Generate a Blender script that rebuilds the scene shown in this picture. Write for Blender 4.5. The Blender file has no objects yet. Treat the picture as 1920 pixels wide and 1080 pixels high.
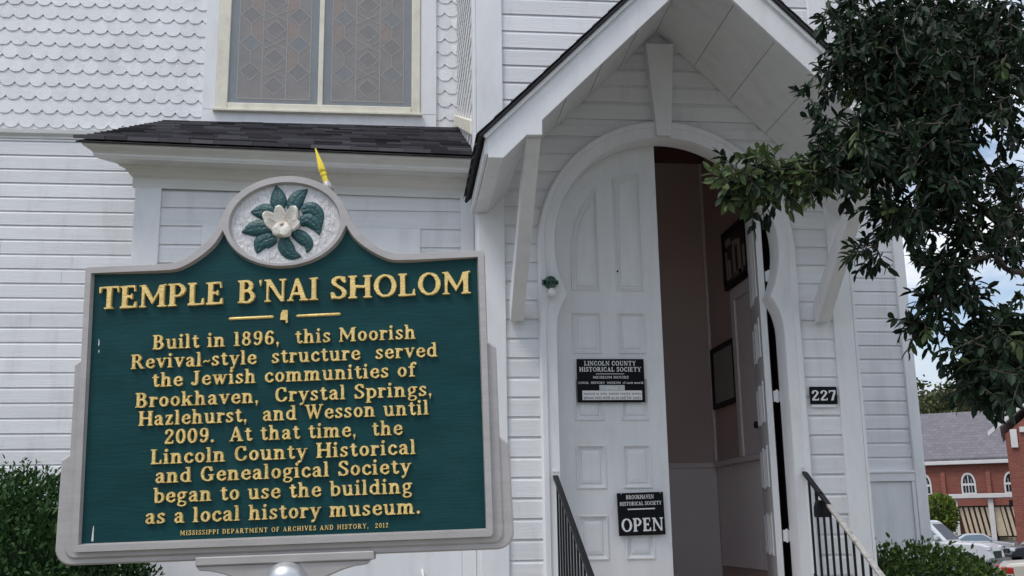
import bpy, math, random
import numpy as np
from mathutils import Vector, Matrix
from mathutils.geometry import tessellate_polygon

random.seed(7)
rng = np.random.default_rng(7)
S = bpy.context.scene
COL = S.collection
R = math.radians

# ------------------------------------------------------------------ camera
YAW, PIT, ROLL, FPX = R(6.2), R(12.6), R(0.9), 2000.0
EYE = Vector((0, 0, 1.6))
FW = Vector((math.sin(YAW) * math.cos(PIT), math.cos(YAW) * math.cos(PIT), math.sin(PIT)))
RT0 = Vector((math.cos(YAW), -math.sin(YAW), 0))
UP0 = RT0.cross(FW)
RT = math.cos(ROLL) * RT0 - math.sin(ROLL) * UP0
UP = math.sin(ROLL) * RT0 + math.cos(ROLL) * UP0
cam_d = bpy.data.cameras.new('camera')
cam = bpy.data.objects.new('camera', cam_d)
COL.objects.link(cam)
cam_d.sensor_width = 36
cam_d.lens = FPX / 1920 * 36
cam_d.clip_start = 0.05
cam_d.clip_end = 3000
m = Matrix.Identity(4)
for i in range(3):
    m[i][0], m[i][1], m[i][2], m[i][3] = RT[i], UP[i], -FW[i], EYE[i]
cam.matrix_world = m
cam_d.dof.use_dof = False
S.camera = cam


def at(px, py, d):
    """point d metres deep along the view at pixel (px, py) of the 1920 x 1080 photograph"""
    return EYE + (FW + RT * ((px - 960) / FPX) - UP * ((py - 540) / FPX)) * d


# ------------------------------------------------------------------ world and sun
SUN_EL, SUN_AZ = R(60), R(232)          # azimuth: direction the light comes from, clockwise from +Y
w = bpy.data.worlds.new("World")
S.world = w
w.use_nodes = True
nt = w.node_tree
nt.nodes.clear()


def N(nt, t, **kw):
    n = nt.nodes.new(t)
    for k, v in kw.items():
        if k in n.inputs:
            n.inputs[k].default_value = v
        else:
            setattr(n, k, v)
    return n


out = N(nt, 'ShaderNodeOutputWorld')
bg = N(nt, 'ShaderNodeBackground', Strength=0.11)
sky = N(nt, 'ShaderNodeTexSky', sky_type='NISHITA', sun_disc=False, sun_elevation=SUN_EL, sun_rotation=SUN_AZ,
        air_density=1.0, dust_density=1.2, ozone_density=1.0)
tc = N(nt, 'ShaderNodeTexCoord')
mp = N(nt, 'ShaderNodeMapping')
mp.inputs['Scale'].default_value = (1.0, 1.0, 2.6)
mp.inputs['Location'].default_value = (1.3, 0.6, 0.1)
nz = N(nt, 'ShaderNodeTexNoise', Scale=2.3, Detail=9.0, Roughness=0.58)
rp = N(nt, 'ShaderNodeValToRGB')
rp.color_ramp.elements[0].position = 0.47
rp.color_ramp.elements[1].position = 0.60
rp.color_ramp.elements[0].color = (0.12, 0.12, 0.12, 1)
mx = N(nt, 'ShaderNodeMix', data_type='RGBA')
L = nt.links.new
L(tc.outputs['Generated'], mp.inputs['Vector'])
L(mp.outputs['Vector'], nz.inputs['Vector'])
L(nz.outputs['Fac'], rp.inputs['Fac'])
L(rp.outputs['Color'], mx.inputs[0])
L(sky.outputs['Color'], mx.inputs[6])
# cloud luminance of an overcast sky: a third as bright at the horizon as overhead
sz = N(nt, 'ShaderNodeSeparateXYZ')
L(tc.outputs['Generated'], sz.inputs[0])
lr = N(nt, 'ShaderNodeMapRange')
lr.inputs['From Min'].default_value = 0.0
lr.inputs['From Max'].default_value = 1.0
lr.inputs['To Min'].default_value = 0.25
lr.inputs['To Max'].default_value = 1.08
L(sz.outputs['Z'], lr.inputs['Value'])
cl = N(nt, 'ShaderNodeMix', data_type='RGBA', blend_type='MULTIPLY')
cl.inputs[0].default_value = 1.0
cl.inputs[6].default_value = (15.6, 15.9, 16.7, 1)
L(lr.outputs[0], cl.inputs[7])
L(cl.outputs[2], mx.inputs[7])
L(mx.outputs[2], bg.inputs['Color'])
L(bg.outputs[0], out.inputs['Surface'])

sl = bpy.data.lights.new('sun', 'SUN')
sl.energy = 1.35
sl.angle = R(20)
sl.color = (1.0, 0.95, 0.88)
so = bpy.data.objects.new('sun', sl)
COL.objects.link(so)
sd = Vector((math.sin(SUN_AZ) * math.cos(SUN_EL), math.cos(SUN_AZ) * math.cos(SUN_EL), math.sin(SUN_EL)))
so.rotation_euler = sd.to_track_quat('Z', 'Y').to_euler()
so.location = (0, -5, 30)

S.view_settings.view_transform = 'Standard'
S.view_settings.look = 'None'
S.view_settings.exposure = 0.46
S.view_settings.gamma = 1.0
S.view_settings.use_curve_mapping = False
S.render.engine = 'CYCLES'
S.cycles.max_bounces = 10
S.cycles.diffuse_bounces = 7


# ------------------------------------------------------------------ materials
def mat(name, col, rough=0.6, metal=0.0, var=0.10, scale=(6, 6, 6), detail=6, bump=0.0, bscale=None, spec=0.5,
        stain=None, stain_amt=0.0, stain_scale=1.5, coat=0.0, rvar=0.0, island=0.0, stain_map=(1, 1, 1)):
    """painted or weathered surface: noise breaks up colour, gloss and relief"""
    M = bpy.data.materials.new(name)
    M.use_nodes = True
    t = M.node_tree
    b = t.nodes['Principled BSDF']
    b.inputs['Roughness'].default_value = rough
    b.inputs['Metallic'].default_value = metal
    b.inputs['Specular IOR Level'].default_value = spec
    if coat:
        b.inputs['Coat Weight'].default_value = coat
        b.inputs['Coat Roughness'].default_value = 0.1
    tc = N(t, 'ShaderNodeTexCoord')
    mp = N(t, 'ShaderNodeMapping')
    mp.inputs['Scale'].default_value = scale
    nz = N(t, 'ShaderNodeTexNoise', Scale=1.0, Detail=float(detail), Roughness=0.6)
    t.links.new(tc.outputs['Object'], mp.inputs['Vector'])
    t.links.new(mp.outputs['Vector'], nz.inputs['Vector'])
    mr = N(t, 'ShaderNodeMapRange')
    mr.inputs['From Min'].default_value = 0.3
    mr.inputs['From Max'].default_value = 0.7
    t.links.new(nz.outputs['Fac'], mr.inputs['Value'])
    mx = N(t, 'ShaderNodeMix', data_type='RGBA')
    mx.inputs[6].default_value = tuple(c * (1 - var) for c in col) + (1,)
    mx.inputs[7].default_value = tuple(min(1, c * (1 + var * 0.6)) for c in col) + (1,)
    t.links.new(mr.outputs[0], mx.inputs[0])
    cout = mx.outputs[2]
    if stain:
        n2 = N(t, 'ShaderNodeTexNoise', Scale=stain_scale, Detail=7.0, Roughness=0.65)
        mv = N(t, 'ShaderNodeMapping')
        mv.inputs['Scale'].default_value = stain_map
        t.links.new(tc.outputs['Object'], mv.inputs['Vector'])
        t.links.new(mv.outputs['Vector'], n2.inputs['Vector'])
        m2 = N(t, 'ShaderNodeMapRange')
        m2.inputs['From Min'].default_value = 0.52
        m2.inputs['From Max'].default_value = 0.75
        m2.inputs['To Max'].default_value = stain_amt
        t.links.new(n2.outputs['Fac'], m2.inputs['Value'])
        x2 = N(t, 'ShaderNodeMix', data_type='RGBA')
        x2.inputs[7].default_value = tuple(stain) + (1,)
        t.links.new(m2.outputs[0], x2.inputs[0])
        t.links.new(cout, x2.inputs[6])
        cout = x2.outputs[2]
    if island:
        gi = N(t, 'ShaderNodeNewGeometry')
        mi = N(t, 'ShaderNodeMapRange')
        mi.inputs['To Min'].default_value = 1 - island
        mi.inputs['To Max'].default_value = 1 + island * .4
        t.links.new(gi.outputs['Random Per Island'], mi.inputs['Value'])
        xi = N(t, 'ShaderNodeMix', data_type='RGBA', blend_type='MULTIPLY')
        xi.inputs[0].default_value = 1.0
        t.links.new(cout, xi.inputs[6])
        t.links.new(mi.outputs[0], xi.inputs[7])
        cout = xi.outputs[2]
    t.links.new(cout, b.inputs['Base Color'])
    if rvar:
        r2 = N(t, 'ShaderNodeMapRange')
        r2.inputs['To Min'].default_value = max(0.05, rough - rvar)
        r2.inputs['To Max'].default_value = min(1, rough + rvar)
        t.links.new(nz.outputs['Fac'], r2.inputs['Value'])
        t.links.new(r2.outputs[0], b.inputs['Roughness'])
    if bump:
        bm_ = N(t, 'ShaderNodeBump', Strength=bump, Distance=0.01)
        if bscale:
            m3 = N(t, 'ShaderNodeMapping')
            m3.inputs['Scale'].default_value = bscale
            n3 = N(t, 'ShaderNodeTexNoise', Scale=1.0, Detail=6.0)
            t.links.new(tc.outputs['Object'], m3.inputs['Vector'])
            t.links.new(m3.outputs['Vector'], n3.inputs['Vector'])
            t.links.new(n3.outputs['Fac'], bm_.inputs['Height'])
        else:
            t.links.new(nz.outputs['Fac'], bm_.inputs['Height'])
        t.links.new(bm_.outputs[0], b.inputs['Normal'])
    return M


def leafmat(name, c1, c2, rough=0.45, trans=0.25, spec=0.15):
    M = bpy.data.materials.new(name)
    M.use_nodes = True
    t = M.node_tree
    b = t.nodes['Principled BSDF']
    b.inputs['Roughness'].default_value = rough
    b.inputs['Specular IOR Level'].default_value = spec
    g = N(t, 'ShaderNodeNewGeometry')
    cr = N(t, 'ShaderNodeMix', data_type='RGBA')
    cr.inputs[6].default_value = c1 + (1,)
    cr.inputs[7].default_value = c2 + (1,)
    t.links.new(g.outputs['Random Per Island'], cr.inputs[0])
    t.links.new(cr.outputs[2], b.inputs['Base Color'])
    if trans:
        tr = N(t, 'ShaderNodeBsdfTranslucent')
        t.links.new(cr.outputs[2], tr.inputs['Color'])
        ms = N(t, 'ShaderNodeMixShader')
        ms.inputs[0].default_value = trans
        t.links.new(b.outputs[0], ms.inputs[1])
        t.links.new(tr.outputs[0], ms.inputs[2])
        t.links.new(ms.outputs[0], t.nodes['Material Output'].inputs['Surface'])
    return M


def bricktex(name, c1, c2, mortar, scale, bw=0.5, rh=0.25, ms=0.02, rough=0.85, offs=0.5, axes='XZ', bump=0.4):
    M = bpy.data.materials.new(name)
    M.use_nodes = True
    t = M.node_tree
    b = t.nodes['Principled BSDF']
    b.inputs['Roughness'].default_value = rough
    tc = N(t, 'ShaderNodeTexCoord')
    sx = N(t, 'ShaderNodeSeparateXYZ')
    cx = N(t, 'ShaderNodeCombineXYZ')
    t.links.new(tc.outputs['Object'], sx.inputs[0])
    t.links.new(sx.outputs['XYZ'.index(axes[0])], cx.inputs[0])
    t.links.new(sx.outputs['XYZ'.index(axes[1])], cx.inputs[1])
    br = N(t, 'ShaderNodeTexBrick', Scale=scale)
    br.offset = offs
    br.inputs['Brick Width'].default_value = bw
    br.inputs['Row Height'].default_value = rh
    br.inputs['Mortar Size'].default_value = ms
    br.inputs['Color1'].default_value = c1 + (1,)
    br.inputs['Color2'].default_value = c2 + (1,)
    br.inputs['Mortar'].default_value = mortar + (1,)
    br.inputs['Bias'].default_value = 0.0
    t.links.new(cx.outputs[0], br.inputs['Vector'])
    nz = N(t, 'ShaderNodeTexNoise', Scale=14.0, Detail=6.0)
    t.links.new(tc.outputs['Object'], nz.inputs['Vector'])
    mr = N(t, 'ShaderNodeMapRange')
    mr.inputs['To Min'].default_value = 0.65
    mr.inputs['To Max'].default_value = 1.35
    t.links.new(nz.outputs['Fac'], mr.inputs['Value'])
    mm = N(t, 'ShaderNodeMix', data_type='RGBA', blend_type='MULTIPLY')
    mm.inputs[0].default_value = 1.0
    t.links.new(br.outputs['Color'], mm.inputs[6])
    t.links.new(mr.outputs[0], mm.inputs[7])
    t.links.new(mm.outputs[2], b.inputs['Base Color'])
    bm_ = N(t, 'ShaderNodeBump', Strength=bump, Distance=0.01)
    t.links.new(nz.outputs['Fac'], bm_.inputs['Height'])
    t.links.new(bm_.outputs[0], b.inputs['Normal'])
    return M


WHITE = (0.74, 0.745, 0.76)
M_SIDING = mat('siding_paint', WHITE, 0.5, var=0.06, scale=(1.6, 3, 26), bump=0.25, bscale=(5, 5, 120),
               stain=(0.42, 0.41, 0.385), stain_amt=0.40, stain_scale=2.2, island=0.09, stain_map=(2.6, 2.6, .55))
M_TRIM = mat('trim_paint', (0.75, 0.755, 0.77), 0.45, var=0.05, scale=(9, 9, 3), bump=0.15, bscale=(60, 60, 6),
             stain=(0.44, 0.43, 0.41), stain_amt=0.28, stain_scale=3.0, stain_map=(2.5, 2.5, .5))
M_CORNICE = mat('cornice_paint', (0.70, 0.69, 0.67), 0.5, var=0.07, scale=(3, 9, 14), bump=0.15, bscale=(8, 60, 60),
                stain=(0.36, 0.34, 0.31), stain_amt=0.35, stain_scale=1.8)
M_SHINGLE = mat('scallop_paint', (0.74, 0.75, 0.77), 0.55, var=0.07, scale=(9, 9, 9), bump=0.5, bscale=(70, 70, 110),
                stain=(0.48, 0.46, 0.43), stain_amt=0.32, stain_scale=2.5, island=0.08, stain_map=(2.2, 2.2, .5))
M_DOOR = mat('door_paint', (0.70, 0.705, 0.715), 0.4, var=0.05, scale=(14, 14, 2), bump=0.12, bscale=(50, 50, 5),
             stain=(0.42, 0.41, 0.40), stain_amt=0.22, stain_scale=4.0)
M_CREAM = mat('cream_paint', (0.72, 0.69, 0.58), 0.5, var=0.08, scale=(8, 8, 8), bump=0.2, bscale=(40, 40, 10),
              stain=(0.35, 0.31, 0.24), stain_amt=0.4, stain_scale=7.0)
M_VEST = mat('vestibule_plaster', (0.56, 0.44, 0.40), 0.7, var=0.06, scale=(2, 2, 2))
M_VTRIM = mat('vestibule_trim', (0.76, 0.69, 0.70), 0.5, var=0.06, scale=(5, 5, 20))
M_DADO = mat('dado_paint', (0.80, 0.75, 0.74), 0.6, var=0.05, scale=(3, 3, 3))
M_GAPSHADE = mat('gap_shade', (0.018, 0.010, 0.008), 0.6, var=0.2, scale=(20, 20, 3))  # near-black colour standing for the unlit gap beside the open leaf
M_DARKWOOD = mat('dark_wood', (0.11, 0.045, 0.03), 0.45, var=0.3, scale=(2, 20, 20))
M_FLOORW = mat('bounce_floor', (0.46, 0.28, 0.20), 0.4, var=0.2, scale=(20, 2, 2))  # kept pale so daylight bounces off it onto the vestibule walls
M_ASPHALT_SH = bricktex('roof_shingle', (0.045, 0.044, 0.056), (0.105, 0.10, 0.125), (0.012, 0.012, 0.015), 1.0,
                        bw=0.30, rh=0.14, ms=0.006, rough=0.9, axes='XY')
M_SHDARK = mat('shingle_edge', (0.02, 0.02, 0.024), 0.9, var=0.4, scale=(20, 20, 20))
M_GREEN = mat('green_enamel', (0.0040, 0.046, 0.051), 0.50, var=0.20, scale=(4, 8, 16), bump=0.10, bscale=(20, 20, 160),
              rvar=0.10, spec=0.18, stain=(0.022, 0.070, 0.075), stain_amt=0.45, stain_scale=3.2)
M_ALU = mat('cast_aluminium', (0.44, 0.415, 0.405), 0.50, metal=0.35, var=0.10, scale=(10, 10, 50), bump=0.05,
            bscale=(160, 160, 160), stain=(0.26, 0.24, 0.225), stain_amt=0.35, stain_scale=3.5)
M_SILVER = mat('silver_ground', (0.66, 0.65, 0.66), 0.6, metal=0.1, var=0.10, scale=(25, 25, 25), bump=0.9,
               bscale=(130, 130, 60))
M_GOLD = mat('gold_lettering', (0.86, 0.62, 0.23), 0.38, metal=0.35, var=0.18, scale=(30, 30, 60), bump=0.25,
             bscale=(180, 180, 180), stain=(0.40, 0.26, 0.08), stain_amt=0.5, stain_scale=25.0)
M_BRASS = mat('gold_leaf_finial', (0.90, 0.68, 0.07), 0.28, metal=0.6, var=0.2, scale=(40, 40, 40))
M_LEAFREL = mat('relief_green', (0.012, 0.075, 0.08), 0.38, var=0.25, scale=(60, 60, 60), bump=0.4, bscale=(150, 150, 150))
M_PETAL = mat('relief_white', (0.66, 0.63, 0.57), 0.45, var=0.10, scale=(60, 60, 60), bump=0.3, bscale=(120, 120, 120),
              stain=(0.45, 0.36, 0.26), stain_amt=0.6, stain_scale=30)
M_PIPE = mat('galvanised_pipe', (0.52, 0.54, 0.56), 0.38, metal=0.7, var=0.15, scale=(20, 20, 6), rvar=0.1)
M_IRON = mat('black_iron', (0.010, 0.010, 0.012), 0.45, var=0.3, scale=(30, 30, 30), bump=0.2, spec=0.25)
M_WORN = mat('worn_rail', (0.42, 0.40, 0.37), 0.45, metal=0.3, var=0.25, scale=(30, 30, 30), stain=(0.05, 0.05, 0.05), stain_amt=0.8,
             stain_scale=20)
M_BLACK = mat('black_plate', (0.004, 0.004, 0.006), 0.45, var=0.2, scale=(10, 10, 10), spec=0.15)
M_LETTERW = mat('white_lettering', (0.72, 0.72, 0.72), 0.5, var=0.08, scale=(50, 50, 50))
M_STICKER = mat('grey_sticker', (0.50, 0.51, 0.52), 0.5, var=0.1, scale=(30, 30, 30))
M_INK = mat('dark_ink', (0.05, 0.05, 0.055), 0.6, var=0.1)
M_BULB = mat('opal_glass', (0.80, 0.80, 0.80), 0.15, var=0.02)
M_LAMPG = mat('green_porcelain', (0.008, 0.05, 0.028), 0.2, var=0.2, scale=(40, 40, 40))
M_GLASSB = mat('leaded_glass', (0.20, 0.17, 0.145), 0.35, var=0.35, scale=(9, 9, 7), bump=0.35, bscale=(60, 60, 60), spec=0.5)
M_BORDER = mat('blue_border_glass', (0.145, 0.20, 0.235), 0.3, var=0.2, scale=(6, 6, 6), bump=0.3, bscale=(50, 50, 50))
M_TINTS = [mat('dark_glass_tile', (0.125, 0.105, 0.10), 0.35, var=0.3, scale=(20, 20, 20), bump=0.4, bscale=(60, 60, 60)),
           mat('rust_glass_tile', (0.30, 0.17, 0.12), 0.35, var=0.3, scale=(20, 20, 20)),
           mat('moss_glass_tile', (0.20, 0.195, 0.155), 0.35, var=0.3, scale=(20, 20, 20)),
           mat('slate_glass_tile', (0.13, 0.15, 0.165), 0.35, var=0.3, scale=(20, 20, 20))]
M_LEAD = mat('lead_came', (0.46, 0.42, 0.36), 0.5, var=0.2, scale=(30, 30, 30))
M_BARK = mat('bark', (0.07, 0.055, 0.045), 0.9, var=0.4, scale=(30, 30, 6), bump=1.0, bscale=(40, 40, 8))
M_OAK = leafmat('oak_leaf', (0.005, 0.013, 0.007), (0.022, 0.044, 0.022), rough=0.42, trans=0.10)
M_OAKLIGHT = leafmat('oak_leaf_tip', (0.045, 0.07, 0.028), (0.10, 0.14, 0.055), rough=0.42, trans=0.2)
M_BOX = leafmat('boxwood_leaf', (0.016, 0.048, 0.015), (0.058, 0.115, 0.036), rough=0.45, trans=0.15)
M_HEDGE = leafmat('hedge_leaf', (0.030, 0.070, 0.014), (0.13, 0.20, 0.045), rough=0.35, trans=0.15)
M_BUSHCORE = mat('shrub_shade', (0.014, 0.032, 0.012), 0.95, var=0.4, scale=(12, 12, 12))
M_FARLEAF = leafmat('far_leaf', (0.05, 0.07, 0.03), (0.16, 0.17, 0.09), rough=0.7, trans=0.2)
M_YELLEAF = leafmat('lime_leaf', (0.07, 0.11, 0.02), (0.20, 0.26, 0.05), rough=0.6, trans=0.2)
M_BRICK = bricktex('church_brick', (0.25, 0.066, 0.043), (0.18, 0.048, 0.034), (0.19, 0.12, 0.095), 1.0, bw=0.42, rh=0.15,
                   ms=0.012, bump=0.2)
M_SLATE = bricktex('church_slate', (0.115, 0.11, 0.125), (0.155, 0.145, 0.16), (0.085, 0.08, 0.09), 1.0, bw=0.6, rh=0.35,
                   ms=0.02, axes='XZ', bump=0.2)
M_STONE = mat('white_stone', (0.62, 0.61, 0.60), 0.7, var=0.08, scale=(1, 1, 1))
M_TANWOOD = mat('tan_boards', (0.55, 0.46, 0.33), 0.7, var=0.12, scale=(3, 3, 3))
M_TARMAC = mat('tarmac', (0.055, 0.054, 0.055), 0.85, var=0.25, scale=(0.6, 0.6, 0.6), bump=0.3, bscale=(30, 30, 30))
M_GRASS = mat('lawn', (0.085, 0.08, 0.05), 0.9, var=0.4, scale=(3, 3, 3), bump=0.6, bscale=(40, 40, 40))
M_CONC = mat('concrete', (0.38, 0.365, 0.34), 0.85, var=0.15, scale=(3, 3, 3), bump=0.2)
M_CARGLASS = mat('car_glass', (0.10, 0.15, 0.19), 0.08, var=0.05, spec=0.8)
M_TYRE = mat('tyre_rubber', (0.012, 0.012, 0.012), 0.8, var=0.2)
M_RIM = mat('alloy_rim', (0.45, 0.45, 0.46), 0.3, metal=0.8, var=0.05)
M_RED = mat('tail_lens', (0.35, 0.01, 0.01), 0.15, var=0.05)
M_LENS = mat('head_lens', (0.6, 0.62, 0.64), 0.1, var=0.05)
M_GLASSDARK = mat('dark_pane', (0.012, 0.016, 0.018), 0.1, var=0.1)


def storm_glass():
    M = bpy.data.materials.new('storm_glass')
    M.use_nodes = True
    t = M.node_tree
    t.nodes.remove(t.nodes['Principled BSDF'])
    tr = N(t, 'ShaderNodeBsdfTransparent')
    tr.inputs[0].default_value = (0.93, 0.95, 0.96, 1)
    gl = N(t, 'ShaderNodeBsdfGlossy', Roughness=0.08)
    df = N(t, 'ShaderNodeBsdfDiffuse')
    df.inputs[0].default_value = (0.55, 0.515, 0.475, 1)
    md = N(t, 'ShaderNodeMixShader')
    md.inputs[0].default_value = 0.30
    nz = N(t, 'ShaderNodeTexNoise', Scale=3.0, Detail=3.0)
    tc = N(t, 'ShaderNodeTexCoord')
    bm_ = N(t, 'ShaderNodeBump', Strength=0.06, Distance=0.02)
    t.links.new(tc.outputs['Object'], nz.inputs['Vector'])
    t.links.new(nz.outputs['Fac'], bm_.inputs['Height'])
    t.links.new(bm_.outputs[0], gl.inputs['Normal'])
    ms = N(t, 'ShaderNodeMixShader')
    ms.inputs[0].default_value = 0.06
    t.links.new(tr.outputs[0], md.inputs[1])
    t.links.new(df.outputs[0], md.inputs[2])
    t.links.new(md.outputs[0], ms.inputs[1])
    t.links.new(gl.outputs[0], ms.inputs[2])
    t.links.new(ms.outputs[0], t.nodes['Material Output'].inputs['Surface'])
    return M


M_STORM = storm_glass()


# ------------------------------------------------------------------ mesh building
class MB:
    def __init__(s):
        s.v, s.f = [], []

    def add(s, vs, fs):
        o = len(s.v)
        s.v += [tuple(v) for v in vs]
        s.f += [tuple(i + o for i in f) for f in fs]

    def box(s, x0, x1, y0, y1, z0, z1):
        s.add([(x0, y0, z0), (x1, y0, z0), (x1, y1, z0), (x0, y1, z0), (x0, y0, z1), (x1, y0, z1), (x1, y1, z1), (x0, y1, z1)],
              [(0, 3, 2, 1), (4, 5, 6, 7), (0, 1, 5, 4), (1, 2, 6, 5), (2, 3, 7, 6), (3, 0, 4, 7)])

    def prism(s, poly, c0, c1, axis='y'):
        """2-D outline pushed along an axis. y: (x,z), x: (y,z), z: (x,y)"""
        mk = {'y': lambda a, b, c: (a, c, b), 'x': lambda a, b, c: (c, a, b), 'z': lambda a, b, c: (a, b, c)}[axis]
        n = len(poly)
        vs = [mk(a, b, c0) for a, b in poly] + [mk(a, b, c1) for a, b in poly]
        fs = [tuple(range(n)), tuple(range(2 * n - 1, n - 1, -1))]
        fs += [(i, i + n, (i + 1) % n + n, (i + 1) % n) for i in range(n)]
        s.add(vs, fs)

    def tube(s, pts, rad, n=8, cap=True):
        pts = [Vector(p) for p in pts]
        if not hasattr(rad, '__len__'):
            rad = [rad] * len(pts)
        o = len(s.v)
        ref = None
        for i, p in enumerate(pts):
            d = (pts[min(i + 1, len(pts) - 1)] - pts[max(i - 1, 0)]).normalized()
            if ref is None:
                ref = d.orthogonal().normalized()
            ref = (ref - d * ref.dot(d)).normalized()
            b = d.cross(ref)
            for k in range(n):
                a = 2 * math.pi * k / n
                s.v.append(tuple(p + (ref * math.cos(a) + b * math.sin(a)) * rad[i]))
        for i in range(len(pts) - 1):
            for k in range(n):
                s.f.append((o + i * n + k, o + i * n + (k + 1) % n, o + (i + 1) * n + (k + 1) % n, o + (i + 1) * n + k))
        if cap:
            s.f.append(tuple(o + k for k in range(n))[::-1])
            s.f.append(tuple(o + (len(pts) - 1) * n + k for k in range(n)))

    def grid(s, rows):
        """rows of equal length -> quads"""
        o = len(s.v)
        m_ = len(rows[0])
        for r in rows:
            s.v += [tuple(p) for p in r]
        for i in range(len(rows) - 1):
            for j in range(m_ - 1):
                a = o + i * m_ + j
                s.f.append((a, a + 1, a + m_ + 1, a + m_))

    def holes(s, loops, y0, y1=None, mk=None, sides=True):
        """flat face with holes: loops = [outer, hole, ...] of (a,b); extruded y0 -> y1"""
        mk = mk or (lambda a, b, c: (a, c, b))
        tri = tessellate_polygon([[Vector((a, b, 0)) for a, b in lp] for lp in loops])
        flat = [p for lp in loops for p in lp]
        s.add([mk(a, b, y0) for a, b in flat], tri)
        if y1 is not None and sides:
            for lp in loops:
                n = len(lp)
                s.add([mk(a, b, y0) for a, b in lp] + [mk(a, b, y1) for a, b in lp],
                      [(i, (i + 1) % n, (i + 1) % n + n, i + n) for i in range(n)])

    def build(s, name, material, parent=None, off=None, smooth=False, bevel=0.0, auto=None):
        me = bpy.data.meshes.new(name)
        o_ = Vector(off) if off is not None else (Vector(parent['_o']) if parent is not None and '_o' in parent else Vector((0, 0, 0)))
        me.from_pydata([(x - o_[0], y - o_[1], z - o_[2]) for x, y, z in s.v], [], s.f)
        me.materials.append(material)
        me.validate()
        import bmesh
        bm = bmesh.new()
        bm.from_mesh(me)
        if bevel or auto or smooth:
            bmesh.ops.remove_doubles(bm, verts=bm.verts, dist=1e-5)
        bmesh.ops.recalc_face_normals(bm, faces=bm.faces)
        bm.to_mesh(me)
        bm.free()
        if smooth:
            me.polygons.foreach_set('use_smooth', [True] * len(me.polygons))
        if auto:
            me.polygons.foreach_set('use_smooth', [True] * len(me.polygons))
            me.set_sharp_from_angle(angle=R(auto))
        ob = bpy.data.objects.new(name, me)
        COL.objects.link(ob)
        if parent is not None:
            ob.parent = parent
            ob['_o'] = list(o_)
        if bevel:
            bv = ob.modifiers.new('edge', 'BEVEL')
            bv.width = bevel
            bv.segments = 2
            bv.limit_method = 'ANGLE'
            bv.angle_limit = R(40)
        return ob


def tag(o, label=None, cat=None, group=None, kind=None):
    for k, v in (('label', label), ('category', cat), ('group', group), ('kind', kind)):
        if v:
            o[k] = v
    return o


def thing(name, label, cat, loc=(0, 0, 0), group=None):
    """an Empty at the base of a thing; parts are given in world coordinates and hang from it"""
    o = bpy.data.objects.new(name, None)
    COL.objects.link(o)
    o.location = loc
    o.empty_display_size = 0.2
    o['_o'] = list(loc)
    return tag(o, label, cat, group)


def part(mb, name, material, parent, **kw):
    return mb.build(name, material, parent, **kw)


def spline(pts, n=8, closed=False):
    P = [np.array(p, float) for p in pts]
    if closed:
        P = [P[-1]] + P + [P[0], P[1]]
    else:
        P = [2 * P[0] - P[1]] + P + [2 * P[-1] - P[-2]]
    out = []
    for i in range(1, len(P) - 2):
        for k in range(n):
            t = k / n
            a, b, c, d = P[i - 1], P[i], P[i + 1], P[i + 2]
            out.append(tuple(0.5 * (2 * b + (c - a) * t + (2 * a - 5 * b + 4 * c - d) * t * t + (3 * b - a - 3 * c + d) * t ** 3)))
    if not closed:
        out.append(tuple(P[-2]))
    return out


# ------------------------------------------------------------------ lettering (cast serif alphabet drawn with a broad nib)
def _ell(cx, cy, rx, ry, n=14):
    return ('C', [(cx + rx * math.cos(2 * math.pi * k / n), cy + ry * math.sin(2 * math.pi * k / n)) for k in range(n)])


def _stem(x, y0=0.0, y1=1.0, wd=0.2):
    return ('R', x, y0, x + wd, y1)


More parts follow.
